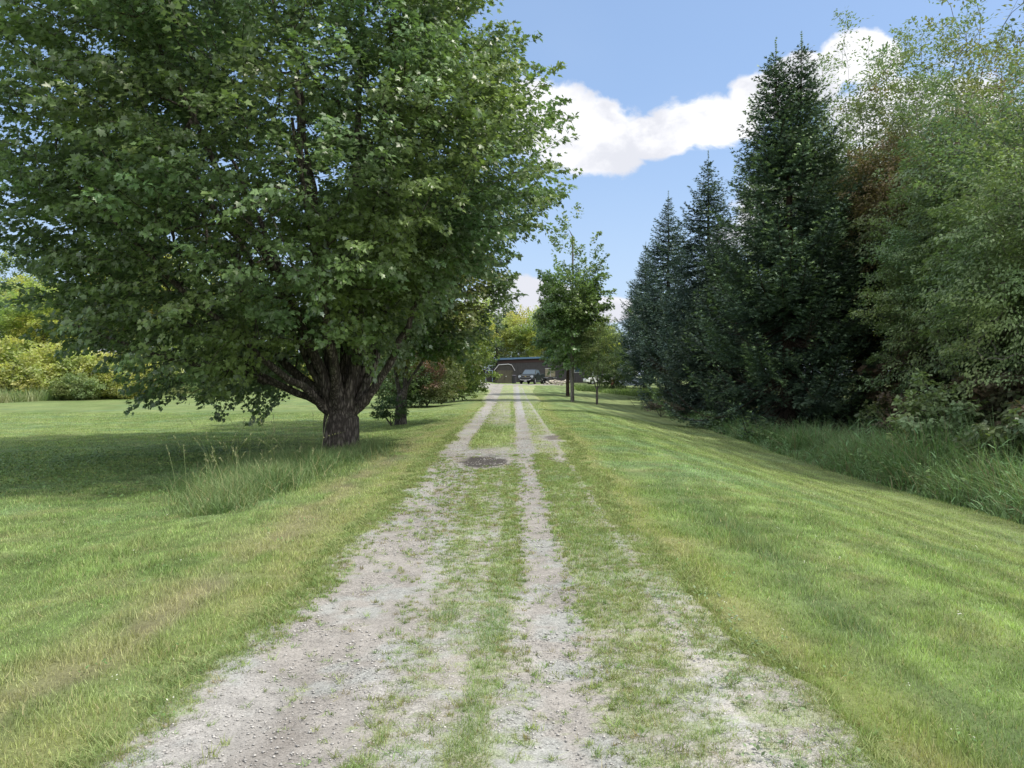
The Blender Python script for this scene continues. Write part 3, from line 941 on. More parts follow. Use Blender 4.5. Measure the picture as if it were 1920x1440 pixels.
# ---- the big maple: short trunk, a fan of steep limbs, very wide crown
MX, MY = -3.9, 17.0
limbs = [
    ([(-0.50, -0.25, 1.25), (-1.6, -0.9, 1.75), (-3.2, -1.9, 2.15), (-5.0, -2.6, 2.9)], 0.105),
    ([(-0.42, 0.05, 1.3), (-1.5, 0.1, 2.2), (-3.2, 0.4, 3.4), (-5.2, 0.6, 4.9)], 0.15),
    ([(-0.36, 0.2, 1.5), (-1.2, 0.8, 3.2), (-2.4, 1.7, 5.6), (-3.6, 2.4, 8.0)], 0.15),
    ([(-0.28, -0.22, 1.5), (-0.8, -0.7, 3.2), (-1.9, -1.8, 5.6), (-2.8, -2.8, 8.0)], 0.16),
    ([(-0.18, 0.02, 1.6), (-0.40, 0.1, 3.6), (-0.9, 0.1, 6.8), (-1.2, 0.2, 10.8)], 0.20),
    ([(0.05, 0.14, 1.7), (0.22, 0.4, 4.0), (0.2, 0.9, 7.4), (0.35, 1.0, 11.2)], 0.20),
    ([(0.24, -0.1, 1.5), (0.55, -0.25, 3.4), (1.0, -0.7, 6.4), (1.5, -1.1, 9.6)], 0.17),
    ([(0.42, 0.1, 1.2), (0.75, 0.2, 2.2), (1.2, 0.3, 4.4), (1.9, 0.5, 7.6)], 0.14),
    ([(0.50, -0.1, 1.1), (1.1, -0.3, 1.9), (1.9, -0.7, 3.5), (3.0, -1.2, 5.6)], 0.13),
    ([(0.48, 0.25, 1.15), (1.0, 0.9, 2.1), (1.9, 1.9, 4.2), (2.9, 2.5, 6.6)], 0.12),
    ([(0.0, -0.42, 1.35), (0.1, -1.5, 2.4), (0.2, -3.0, 4.2), (0.1, -4.2, 6.2)], 0.13),
    ([(-0.1, 0.42, 1.4), (-0.2, 1.5, 2.8), (-0.3, 3.2, 5.0), (-0.6, 4.2, 7.5)], 0.15),
    ([(-0.34, -0.1, 1.3), (-0.9, -0.3, 2.6), (-1.9, -0.6, 4.4), (-3.3, -1.0, 6.6)], 0.11),
    ([(0.30, 0.15, 1.4), (0.75, 0.3, 2.8), (1.3, 0.8, 5.2), (1.9, 1.2, 8.2)], 0.12),
    ([(-0.05, -0.25, 1.5), (-0.15, -0.5, 3.0), (-0.3, -1.0, 5.4), (-0.6, -1.6, 8.6)], 0.13),
    ([(-0.42, -0.2, 1.15), (-1.1, -0.7, 1.55), (-2.4, -1.3, 2.5), (-3.9, -1.6, 3.6)], 0.09),
    ([(-0.30, -0.35, 1.1), (-1.0, -1.5, 1.9), (-2.3, -3.0, 3.4), (-3.5, -4.2, 5.0)], 0.12),
]
_base = ell(6.35, 6.0, 7.3, 6.3, 2.05, 0.16, 2.4, 3)


def maple_rad(d):
    r_ = _base(d)
    # boughs hang lower on the left side and stay higher towards the drive
    low = sst(-0.15, -0.8, d[:, 2])
    r_ = r_ * (1 - 0.28 * low * sst(0.0, 0.7, d[:, 0]))
    r_ = r_ * (1 - 0.36 * sst(0.15, 0.75, -d[:, 0]) * sst(0.15, 0.6, d[:, 2])) * (1 - 0.10 * sst(0.3, 0.9, -d[:, 0]) * sst(0.1, 0.4, -d[:, 2])) * (1 - 0.09 * sst(0.2, 0.8, d[:, 0]) * sst(-0.1, 0.4, d[:, 2])) * (1 - 0.06 * sst(0.2, 0.8, d[:, 0]))
    return r_


def maple_cut(T):
    rad_ = np.hypot(T[:, 0], T[:, 1])
    zmin = 1.15 + 1.3 * sst(-2.2, -0.6, T[:, 0]) - 0.65 * sst(0.8, 2.4, T[:, 0])
    c_ = T[:, 2] < zmin
    c_ |= (rad_ < 1.3) & (T[:, 2] < 2.7)
    c_ |= (T[:, 1] < 0) & (np.abs(T[:, 0] - 0.1) < 1.1) & (T[:, 2] < 2.45 - 0.07 * np.abs(T[:, 1]))
    return c_


maple_col = colour_fn((0.122, 0.192, 0.072), 0.40, (0.19, 0.26, 0.085), 0.15, 0.45, 1.1, 5)
mt, mc = broadleaf(101, 13, (-1.2, 0.0, 6.8), maple_rad, 3300, 80, 0.85, 0.18, 0.094, MAPLE, maple_col, M_MAPLE, M_BARK, 0.43, 1.0,
                   stems=(0.75, limbs), droop=0.55, flat=0.4, tip=0.0055, shell=0.42, up=0.8, upn=0.8, updir=0.35, jitter_dir=0.3, cut=maple_cut)
e = tree_obj('maple_tree', MX, MY, mt, mc)
tag(e, 'huge spreading maple with a short thick trunk left of the drive', 'tree', 'broadleaf trees in the garden')

# ---- second maple right behind it
def r2(d): return ell(3.2, 3.0, 3.6, 2.6, 2.2, 0.2, 2.2, 8)(d)
lm = [([(0.12, 0, 1.3), (0.3, 0.1, 3.0), (0.8, 0.2, 5.5)], 0.12), ([(-0.08, 0, 1.4), (-0.5, 0.2, 3.2), (-1.4, 0.3, 5.2)], 0.10),
      ([(0.3, 0.1, 1.6), (1.3, -0.2, 3.0), (2.5, -0.4, 4.4)], 0.08)]
c2 = colour_fn((0.072, 0.125, 0.036), 0.3, (0.16, 0.18, 0.05), 0.1, 0.35, 0.9, 15)
mt2, mc2 = broadleaf(102, 8, (0.6, 0, 4.9), r2, 420, 60, 0.8, 0.25, 0.13, MAPLE, c2, M_MAPLE, M_BARK_GREY, 0.21, 1.0, stems=(0.9, lm), tip=0.006)
e = tree_obj('maple_tree', -3.95, 26.5, mt2, mc2)
tag(e, 'smaller maple with grey trunk and sprouts at its foot, behind the huge maple', 'tree', 'broadleaf trees in the garden')

# sprouts at its foot
def shrub_mesh(seed, rx, ry, h, n, m_, size, col, alt=None, tmpl=LEAF4, bark=None, L=0.3, wid=0.12, droop=0.3, zc=0.45, mat=None, altp=0.2, upn=0.8, tip=0.004, lump=0.25):
    rng = np.random.RandomState(seed)
    f = ell(rx, ry, h * (1 - zc), h * zc, 2.3, lump, 2.5, seed)
    st_ = []
    for q in range(7):
        a_ = q * 0.9 + rng.rand(); rr_ = rng.uniform(0.25, 0.7)
        st_.append(([(0.1 * rx * math.cos(a_), 0.1 * ry * math.sin(a_), 0.12 * h), (rr_ * rx * math.cos(a_), rr_ * ry * math.sin(a_), h * rng.uniform(0.4, 0.75))], 0.012 + 0.008 * h))
    return broadleaf(seed, h, (0, 0, h * zc), f, n, m_, L, wid, size, tmpl, colour_fn(col, 0.3, alt, altp, 0.35, 1.6, seed), mat or M_LEAF, bark or M_BARK_GREY,
                     0.02 + 0.012 * h, 0.3, stems=(0.05, st_), droop=droop, shell=0.3, tip=tip, upn=upn, updir=0.4, step=0.3)


def shrub(name, x, y, meshes, label, group='shrubs around the garden', rz=0.0, sc=1.0, cat='shrub', sz=None):
    e_ = empty(name, (x, y, ground_at(x, y)), rz, (sc, sc, sz or sc))
    link('stems', meshes[0], e_); link('foliage', meshes[1], e_)
    tag(e_, label, cat, group)
    return e_


sm = shrub_mesh(201, 0.62, 0.5, 1.0, 90, 30, 0.075, (0.07, 0.125, 0.045), L=0.2, wid=0.1)
shrub('suckering_shrub', -4.25, 26.1, sm, 'low leafy sprouts round the foot of the grey-trunked maple')
# reddish barberry-like shrubs and the green ones beyond
sm_red = shrub_mesh(202, 2.2, 1.8, 3.0, 380, 46, 0.11, (0.12, 0.15, 0.06), (0.15, 0.085, 0.06), L=0.45, wid=0.2, altp=0.45)
shrub('reddish_shrub', -4.9, 43.0, sm_red, 'dark red and bronze rounded shrub beside the left edge of the drive')
sm_g = shrub_mesh(203, 1.5, 1.3, 2.6, 220, 44, 0.12, (0.065, 0.115, 0.045), None, L=0.4, wid=0.2)
shrub('green_shrub', -6.3, 41.5, sm_g, 'dark green shrub left of and touching the bronze shrub')
sm_y = shrub_mesh(204, 2.6, 2.2, 4.4, 420, 42, 0.15, (0.19, 0.26, 0.07), (0.28, 0.26, 0.07), L=0.6, wid=0.25, zc=0.6, altp=0.4)
shrub('yellowing_shrub', -3.9, 50.0, sm_y, 'tall yellow-green bushy tree behind the bronze shrub', sz=1.15)
sm_b = shrub_mesh(205, 1.6, 1.4, 2.6, 240, 44, 0.13, (0.055, 0.105, 0.06), None, L=0.4, wid=0.2)
shrub('bluish_shrub', -4.3, 60.0, sm_b, 'dark blue-green shrub farthest along the left side of the drive')
o_ = None

# ---- young trees right of the drive
def young_rad(d): return ell(2.0, 1.9, 8.0, 3.9, 1.6, 0.30, 3.2, 21)(d)
cY = colour_fn((0.13, 0.21, 0.065), 0.3, (0.19, 0.26, 0.09), 0.15, 0.4, 0.9, 23)
ty1, cy1 = broadleaf(103, 11.8, (0, 0, 5.2), young_rad, 360, 58, 0.75, 0.25, 0.15, MAPLE, cY, M_MAPLE, M_BARK_PALE, 0.13, 9.5, tip=0.005, shell=0.25, updir=0.5)
e = tree_obj('young_maple', 3.9, 48.0, ty1, cy1, 0, 1.0, 1.12)
tag(e, 'tall slender young maple with a pale trunk right of the drive', 'tree', 'broadleaf trees in the garden')
ty2, cy2 = broadleaf(104, 7, (-0.1, 0, 4.8), ell(2.4, 2.2, 3.4, 2.7, 2.1, 0.25, 2.4, 31), 300, 58, 0.75, 0.25, 0.16, MAPLE,
                     colour_fn((0.095, 0.165, 0.055), 0.3, None, 0, 0.4, 0.9, 33), M_MAPLE, M_BARK_RED, 0.16, 5.0, tip=0.005, shell=0.3, updir=0.3)
e = tree_obj('young_maple', 4.5, 60.0, ty2, cy2)
tag(e, 'bushy darker maple with a reddish trunk just behind the slender young maple', 'tree', 'broadleaf trees in the garden')
lw = [([(-0.1, 0, 1.2), (-0.5, 0.1, 2.6), (-0.9, 0.1, 4.0)], 0.05), ([(0.02, 0.02, 1.3), (0.1, 0.1, 3.0), (0.1, 0.1, 4.6)], 0.05), ([(0.1, 0, 1.2), (0.5, -0.1, 2.6), (0.9, 0, 3.8)], 0.04)]
ty3, cy3 = broadleaf(105, 5.4, (0, 0, 3.7), ell(1.35, 1.35, 1.9, 2.0, 2.3, 0.18, 2.4, 41), 260, 60, 0.45, 0.17, 0.10, LANCE,
                     colour_fn((0.15, 0.21, 0.09), 0.3, None, 0, 0.3, 1.4, 43), M_LEAF, M_BARK_GREY, 0.075, 1.0, stems=(1.0, lw), tip=0.004, shell=0.3, droop=0.2)
e = tree_obj('ornamental_tree', 5.42, 47.5, ty3, cy3)
tag(e, 'small round-headed fine-leaved tree with forked thin stem, on the lawn right of the drive', 'tree', 'broadleaf trees in the garden')
sm_d = shrub_mesh(206, 1.8, 1.6, 4.0, 260, 44, 0.14, (0.075, 0.125, 0.042), None, L=0.5, wid=0.22, zc=0.5)
shrub('green_shrub', 9.8, 72.0, sm_d, 'upright mid-green bush between the small round-headed tree and the spruces')
sm_l = shrub_mesh(207, 1.1, 0.9, 0.75, 130, 34, 0.075, (0.07, 0.13, 0.055), (0.10, 0.07, 0.06), L=0.25, wid=0.12, altp=0.1)
shrub('low_bush', 8.2, 41.0, sm_l, 'low dark green bush alone at the edge of the lawn near the spruces')

# ---- spruces
def spruce_mesh(seed, H, Rb, tips=1, z0=0.8, col=(0.085, 0.135, 0.095), fresh=(0.26, 0.38, 0.13), dens=1.0, pw=0.92, dead=True, needles=1.0):
    rng = np.random.RandomState(seed)
    TV = []; TF = []; off = 0
    Pn = [np.array((0, 0, -0.4))]; par = [0]; rr = [0.021 * H]
    nz_ = 16
    fork = 0.72 * H if tips == 2 else H
    for q in range(1, nz_ + 1):
        z = fork * q / nz_
        Pn.append(np.array((0.02 * rng.normal(), 0.02 * rng.normal(), z))); par.append(len(Pn) - 2); rr.append(max(0.012, 0.019 * H * (1 - z / H)))
    axes = [(Pn[-1] * 0, 0.0, fork if tips == 2 else H, 0.0)]
    base_i = len(Pn) - 1
    if tips == 2:
        for sx_, hh_ in ((-0.034 * H, H * 0.985), (0.03 * H, H)):
            prev = base_i
            for q in range(1, 7):
                f = q / 6
                Pn.append(np.array((sx_ * min(1, f * 2.2), 0.0, fork + (hh_ - fork) * f))); par.append(prev); prev = len(Pn) - 1
                rr.append(max(0.012, 0.019 * H * (1 - (fork + (hh_ - fork) * f) / H)))
            axes.append((np.array((sx_, 0, 0)), fork * 0.93, hh_, 1.0))
    NV = []; NF = []; NC = []
    tp = []; td = []; tn = []; ts = []; tcol = []
    for (ox, za, zb, isf) in axes:
        z = max(za, z0)
        while z < zb - 0.12:
            rel = z / H
            top = zb if (isf or tips == 1) else H
            Rz = Rb * max(0.0, (1 - z / top)) ** pw
            if isf: Rz = min(Rb, 0.30 * Rb * ((zb - z) / (zb - za)) ** 0.8 + 0.05)
            Rz = max(Rz, 0.08)
            nb = int(rng.randint(7, 11) * dens) + (2 if rel < 0.5 else 0)
            a0 = rng.rand() * 6.28
            for b in range(nb):
                a_ = a0 + b * 6.283 / nb + rng.normal(0, 0.25)
                Lb = Rz * rng.uniform(0.66, 1.2)
                if rel < 0.22: Lb *= rng.uniform(0.55, 1.05)
                zz_ = z + rng.uniform(-0.13, 0.13)
                dirh = np.array((math.cos(a_), math.sin(a_), 0.0))
                rise = 0.55 * (rel ** 1.3) - 0.10
                sag = 0.32 * (1 - rel) + 0.05
                k = max(3, int(Lb / 0.35))
                f = np.linspace(0, 1, k + 1)
                start = ox * (1 if isf else 0) + np.array((0, 0, zz_))
                pts = start + dirh * (f * Lb)[:, None]
                pts[:, 2] += Lb * (rise * f - sag * np.sin(np.pi * np.minimum(f, 1) * 0.72) ** 2 + 0.22 * f ** 3)
                # branch tube (thin 3-gon)
                rb_ = 0.008 + 0.010 * Lb
                sd = np.cross(dirh, (0, 0, 1.0))
                thn = rb_ * (1 - 0.8 * f)
                ring = np.stack([pts + sd * thn[:, None], pts - sd * thn[:, None], pts + np.array((0, 0, 1.0)) * thn[:, None]], 1)
                TV.append(ring.reshape(-1, 3))
                ii = (np.arange(k)[:, None] * 3 + np.arange(3)[None]); jj = np.arange(k)[:, None] * 3 + (np.arange(3)[None] + 1) % 3
                TF.append(np.stack([ii, jj, jj + 3, ii + 3], -1).reshape(-1, 4) + off); off += len(pts) * 3
                # side branchlets
                bare = 0.30 if rel < 0.3 else 0.12
                deadb = dead and rel < 0.30 and rng.rand() < 0.35
                ns = max(4, int(Lb / 0.085 * needles))
                ff = np.linspace(bare, 1.0, ns)
                px = np.stack([np.interp(ff, f, pts[:, q]) for q in range(3)], -1)
                tan = norm(np.gradient(pts, axis=0)); tx_ = norm(np.stack([np.interp(ff, f, tan[:, q]) for q in range(3)], -1))
                sgn = np.where(np.arange(ns) % 2 == 0, 1.0, -1.0)
                sl = (0.34 * Lb * np.sin(np.pi * np.clip(0.18 + 0.82 * ff, 0, 1)) ** 0.8 + 0.10) * rng.uniform(0.6, 1.15, ns)
                sl = np.minimum(sl, 0.95)
                sdir = norm(tx_ * 0.75 + sd[None] * sgn[:, None] * 0.85 + np.array((0, 0, -0.10)) + rng.normal(0, 0.12, (ns, 3)))
                if deadb:
                    sl *= 0.7
                    for q in range(ns):
                        pe = px[q] + sdir[q] * sl[q]
                        ww_ = np.array((0, 0, 0.006))
                        TV.append(np.array([px[q] - ww_, px[q] + ww_, pe + ww_ * 0.3, pe - ww_ * 0.3])); TF.append(np.array([[0, 1, 2, 3]]) + off); off += 4
                    continue
                fresh_lit_b = rng.rand() < 0.5
                # needle tufts along every branchlet
                nt_ = np.maximum(2, (sl / 0.055).astype(int))
                rep = np.repeat(np.arange(ns), nt_)
                g = (np.arange(len(rep)) - np.repeat(np.cumsum(nt_) - nt_, nt_) + 0.5) / np.repeat(nt_, nt_)
                p_ = px[rep] + sdir[rep] * (sl[rep] * g)[:, None]
                p_[:, 2] -= 0.18 * sl[rep] * g ** 2
                p_ += rng.normal(0, 0.02, p_.shape)
                s2 = np.where(rng.rand(len(rep)) < 0.5, 1.0, -1.0)
                perp = norm(np.cross(sdir[rep], np.array((0, 0, 1.0))[None]))
                d_ = norm(sdir[rep] * 0.8 + perp * s2[:, None] * 0.7 + rng.normal(0, 0.22, p_.shape))
                tp.append(p_); td.append(d_); tn.append(np.array((0, 0, 1.0)) + rng.normal(0, 0.5, p_.shape))
                ts.append((0.17 + 0.10 * rng.rand(len(rep))) * (1.0 - 0.25 * g))
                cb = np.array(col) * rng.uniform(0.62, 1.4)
                lit_tip = (np.clip((g - 0.3) * 1.5, 0, 1) * (0.25 + 0.95 * ff[rep] ** 2))[:, None] * (0.85 if fresh_lit_b else 0.25)  # new growth plus painted light: bough ends lit, inner parts left dark
                cc_ = (cb[None] * (1 - lit_tip) + np.array(fresh)[None] * lit_tip) * rng.uniform(0.7, 1.3, (len(rep), 1))
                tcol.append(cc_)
            z += rng.uniform(0.36, 0.62) * (0.7 if rel > 0.7 else 1.0)
        # leader
        ld_ = np.array([ox + np.array((0, 0, zb - 0.3 + 0.1 * q)) for q in range(8)])
        for q in range(8):
            a_ = rng.rand(5) * 6.28
            tp.append(np.repeat(ld_[q:q + 1], 5, 0)); td.append(norm(np.stack([np.cos(a_), np.sin(a_), np.full(5, 0.9)], -1)))
            tn.append(rng.normal(0, 1, (5, 3))); ts.append(np.full(5, 0.12)); tcol.append(np.repeat(np.array(fresh)[None] * 0.8, 5, 0))
        TVb = np.array([ox + (0.012, 0, zb - 0.5), ox + (-0.012, 0, zb - 0.5), ox + (0, 0, zb + 0.55)])
        TV.append(np.vstack([TVb, TVb[2:3] + 0.004])); TF.append(np.array([[0, 1, 2, 3]]) + off); off += 4
    V, F = tubes(np.array(Pn), np.array(par), np.array(rr), rng, 0.06)
    TV.append(V); TF.append(F + off)
    tm = mesh_from('trunk', np.concatenate(TV), np.concatenate(TF), M_BARK_RED, None, False)
    NEED = (np.array([(-0.16, 0, 0), (0.16, 0, 0), (0.22, 0.55, 0.04), (0, 1, 0), (-0.22, 0.55, 0.04)]), np.array([(0, 1, 2), (0, 2, 4), (4, 2, 3)]))
    TUFT = (np.array([(-0.11, 0, 0), (0.11, 0, 0), (0, 1.0, 0.05), (0.05, 0.0, 0), (0.34, 0.60, 0), (0.0, 0.38, 0), (-0.05, 0.0, 0), (-0.34, 0.60, 0), (0.0, 0.38, 0)]),
            np.array([(0, 1, 2), (3, 4, 5), (6, 8, 7)]))
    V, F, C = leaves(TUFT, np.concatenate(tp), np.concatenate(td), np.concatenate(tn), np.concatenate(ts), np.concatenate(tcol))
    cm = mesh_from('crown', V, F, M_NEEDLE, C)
    return tm, cm


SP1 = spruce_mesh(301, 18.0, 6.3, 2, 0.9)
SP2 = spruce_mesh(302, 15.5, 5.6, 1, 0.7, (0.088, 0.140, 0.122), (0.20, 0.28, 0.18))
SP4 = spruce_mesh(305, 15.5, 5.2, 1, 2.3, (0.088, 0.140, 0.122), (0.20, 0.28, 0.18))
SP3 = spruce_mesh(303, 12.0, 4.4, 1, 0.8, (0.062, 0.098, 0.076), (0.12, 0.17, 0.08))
spr = [
    (12.6, 34.0, SP1, 0.0, 1.0, 'tallest dark spruce with two pointed tops'),
    (12.0, 43.5, SP3, 1.0, 0.95, 'short dense spruce tucked in front of the second tall spruce'),
    (13.0, 49.5, SP2, 2.1, 1.08, 'second tall spruce, single pointed top, left of the two-topped one'),
    (13.3, 63.5, SP4, 4.0, 1.10, 'slim third spruce farther along the row with a narrow top'),
    (13.8, 77.0, SP4, 2.6, 0.95, 'smallest and farthest spruce at the left end of the row'),
    (16.6, 35.5, SP3, 5.0, 1.04, 'very dark spruce half hidden behind the right side of the two-topped one'),
    (16.0, 42.0, SP2, 3.3, 0.80, 'dark spruce behind the two-topped one, seen only through its gaps'),
    (16.8, 56.0, SP3, 0.7, 1.05, 'spruce in the second row behind the third spruce'),
]
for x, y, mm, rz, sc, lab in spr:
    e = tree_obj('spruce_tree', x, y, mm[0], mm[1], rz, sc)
    tag(e, lab, 'tree', 'spruces along the right side')

# ---- tall airy broadleaves at the right
LEAFN = (LEAF4[0] * np.array((0.7, 1, 1)), LEAF4[1])


def airy(seed, H, Rr, col, alt=None, altp=0.2, n=330, m_=46, size=0.11, L=0.85, wid=0.27, zc=0.55, tmpl=LEAFN, bark=None, low=0.1, droop=0.6, lump=0.42):
    f = ell(Rr, Rr, H * (1 - zc) * 1.1, H * (zc - low), 2.7, lump, 3.0, seed)
    rng = np.random.RandomState(seed)
    st_ = []
    for q in range(4):
        a_ = q * 1.57 + rng.rand()
        st_.append(([(0.15 * math.cos(a_), 0.15 * math.sin(a_), 1.2), (0.25 * Rr * math.cos(a_), 0.25 * Rr * math.sin(a_), 0.45 * H), (0.4 * Rr * math.cos(a_), 0.4 * Rr * math.sin(a_), 0.72 * H)], 0.08))
    return broadleaf(seed, H, (0, 0, H * zc), f, n, m_, L, wid, size, tmpl, colour_fn(col, 0.3, alt, altp, 0.35, 0.7, seed), M_LEAF, bark or M_BARK_PALE,
                     0.17, 1.0, stems=(0.4, st_), droop=droop, tip=0.0060, shell=0.30, updir=0.3, flat=0.5)


A1 = airy(401, 16.6, 2.6, (0.195, 0.26, 0.15), None, 0, 700, 76, 0.135)
A2 = airy(402, 16.8, 2.7, (0.185, 0.235, 0.13), (0.26, 0.20, 0.12), 0.6, 700, 76, 0.135)
A3 = airy(403, 14.5, 3.1, (0.20, 0.275, 0.135), None, 0, 700, 78, 0.14, L=0.9, low=0.0, droop=0.7)
A4 = airy(404, 14.2, 3.1, (0.19, 0.255, 0.14), (0.23, 0.24, 0.13), 0.2, 640, 76, 0.14, low=0.0)
br = [
    (18.0, 37.5, A1, 0.3, 1.22, 'pale-stemmed airy tree rising just right of the two-topped spruce'),
    (18.6, 32.0, A2, 1.0, 1.14, 'tall tree with browning leaves at the top of its crown'),
    (15.7, 26.5, A3, 2.0, 0.76, 'leafy light green tree hanging over the ditch right of the spruces'),
    (17.4, 25.0, A4, 0.5, 1.12, 'tall fine-leaved tree at the right edge of the photo'),
    (14.4, 19.8, A3, 4.2, 0.80, 'nearest tree cut off by the right edge of the photo'),
    (20.5, 34.0, A1, 2.6, 1.05, 'airy tree behind the browning one'),
    (21.0, 28.5, A4, 3.6, 1.0, 'tree standing behind the right edge tree in the second row'),
    (19.5, 40.0, A2, 4.4, 0.95, 'half-brown tree in the back behind the spruces'),
    (24.0, 38.0, A3, 0.9, 1.05, 'broad tree deep in the wood on the right'),
    (17.6, 45.0, A1, 1.9, 1.2, 'broadleaf showing between the spruce tops'),
    (19.0, 21.5, A1, 5.2, 0.92, 'thin tree behind the nearest right-hand tree'),
]
for x, y, mm, rz, sc, lab in br:
    e = tree_obj('woodland_tree', x, y, mm[0], mm[1], rz, sc)
    tag(e, lab, 'tree', 'airy broadleaf trees on the right')
sm_n = shrub_mesh(208, 1.0, 0.9, 3.2, 200, 30, 0.15, (0.21, 0.28, 0.14), None, L=0.4, wid=0.16, zc=0.4, droop=0.8)
shrub('upright_shrub', 11.8, 20.6, sm_n, 'upright large-leaved young shrub standing alone in front of the dark wood')
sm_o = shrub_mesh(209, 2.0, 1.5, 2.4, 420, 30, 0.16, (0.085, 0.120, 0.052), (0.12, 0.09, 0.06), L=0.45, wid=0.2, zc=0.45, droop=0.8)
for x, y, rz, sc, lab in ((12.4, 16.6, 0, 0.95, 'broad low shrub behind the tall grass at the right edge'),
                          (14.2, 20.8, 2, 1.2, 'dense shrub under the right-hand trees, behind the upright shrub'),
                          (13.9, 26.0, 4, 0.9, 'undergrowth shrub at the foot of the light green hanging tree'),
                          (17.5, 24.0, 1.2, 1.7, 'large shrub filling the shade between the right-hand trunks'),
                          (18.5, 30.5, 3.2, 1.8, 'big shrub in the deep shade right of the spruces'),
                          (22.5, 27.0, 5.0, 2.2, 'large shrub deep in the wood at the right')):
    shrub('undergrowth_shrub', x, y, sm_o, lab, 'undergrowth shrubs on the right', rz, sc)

# ---- background trees
def bgtree(seed, H, Rr, col, alt=None, altp=0.3, size=0.26, n=360, m_=60, zc=0.55, lump=0.25):
    f = ell(Rr, Rr, H * (1 - zc), H * (zc - 0.06), 2.1, lump, 2.6, seed)
    return broadleaf(seed, H, (0, 0, H * zc), f, n, m_, 1.1, 0.5, size, LEAF4, colour_fn(col, 0.3, alt, altp, 0.35, 0.5, seed), M_FAR, M_BARK_GREY,
                     0.2, H * 0.7, droop=0.3, tip=0.008, shell=0.3, updir=0.3, step=0.9, minr=0.012)


B1 = bgtree(501, 13, 4.0, (0.34, 0.41, 0.16), (0.46, 0.46, 0.15), 0.35)
B2 = bgtree(502, 12, 3.6, (0.30, 0.37, 0.22))
B3 = bgtree(503, 14, 4.2, (0.13, 0.18, 0.075))
B4 = bgtree(504, 11, 3.4, (0.40, 0.43, 0.20), (0.46, 0.42, 0.18), 0.4)
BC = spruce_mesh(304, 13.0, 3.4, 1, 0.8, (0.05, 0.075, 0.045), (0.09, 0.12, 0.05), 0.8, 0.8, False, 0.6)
bgl = [
    (-46, 66, B2, 1.0, 'grey-green tree at the left edge of the photo beyond the lawn'),
    (-40.5, 68, BC, 1.05, 'pointed conifer rising above the left treeline'),
    (-39, 62, B1, 0.78, 'sunlit olive tree left of the huge maple, in front of the conifer'),
    (-33, 66, B4, 1.25, 'pale tall tree partly hidden by the left side of the huge maple'),
    (-52, 78, B3, 1.0, 'dark tree behind the left treeline'),
    (-27, 80, B2, 1.0, 'tree seen through the lower maple boughs, left part'),
    (-20, 86, B3, 1.0, 'tree seen through the maple limbs, left of its trunk'),
    (-60, 72, B1, 1.0, 'olive tree beyond the left end of the lawn'),
    (-14, 96, B1, 0.95, 'tree behind the huge maple trunk, far across the lawn'),
    (-9, 104, B4, 0.95, 'far pale tree left of the brown house'),
    (-7.5, 125, B1, 1.1, 'light yellow-green tree behind the left end of the brown house'),
    (-2.5, 124, BC, 0.82, 'conifer directly behind the roof of the brown house'),
    (1.6, 132, B4, 1.12, 'yellow tree behind the middle of the brown house roof'),
    (5.5, 128, B1, 0.98, 'olive tree behind the right part of the brown house roof'),
    (10.5, 130, B2, 0.95, 'grey-green tree behind the right end of the brown house'),
    (16, 126, B3, 0.75, 'dark tree far behind the white camper'),
    (12.5, 104, B1, 0.68, 'light green tree beyond the small round-headed tree'),
    (22, 112, B3, 1.0, 'tall dark tree far behind the spruce row'),
    (24, 90, B2, 1.0, 'grey-green tree behind the far spruces'),
    (22, 70, B3, 1.0, 'dark tree behind the third spruce'),
    (27, 58, B1, 1.0, 'olive tree in the wood behind the spruces'),
    (29, 46, B3, 1.0, 'dark tree in the depth of the wood on the right'),
    (31, 36, B2, 1.0, 'grey-green tree deepest in the wood on the right'),
    (-70, 92, B2, 1.1, 'distant grey-green tree far off on the left'),
    (-36, 92, B1, 1.05, 'distant olive tree showing under the maple crown'),
    (-48, 96, B3, 1.05, 'distant dark tree between the left trees'),
    (-3, 142, B3, 1.1, 'dark tree farthest behind the brown house'),
    (30, 130, B3, 1.1, 'farthest dark tree right of the house'),
]
rr_ = np.random.RandomState(77)
for x, y, mm, sc, lab in bgl:
    e = tree_obj('conifer_tree' if mm is BC else 'distant_tree', x, y, mm[0], mm[1], rr_.rand() * 6.28, sc)
    tag(e, lab, 'tree', 'background trees around the lawn')

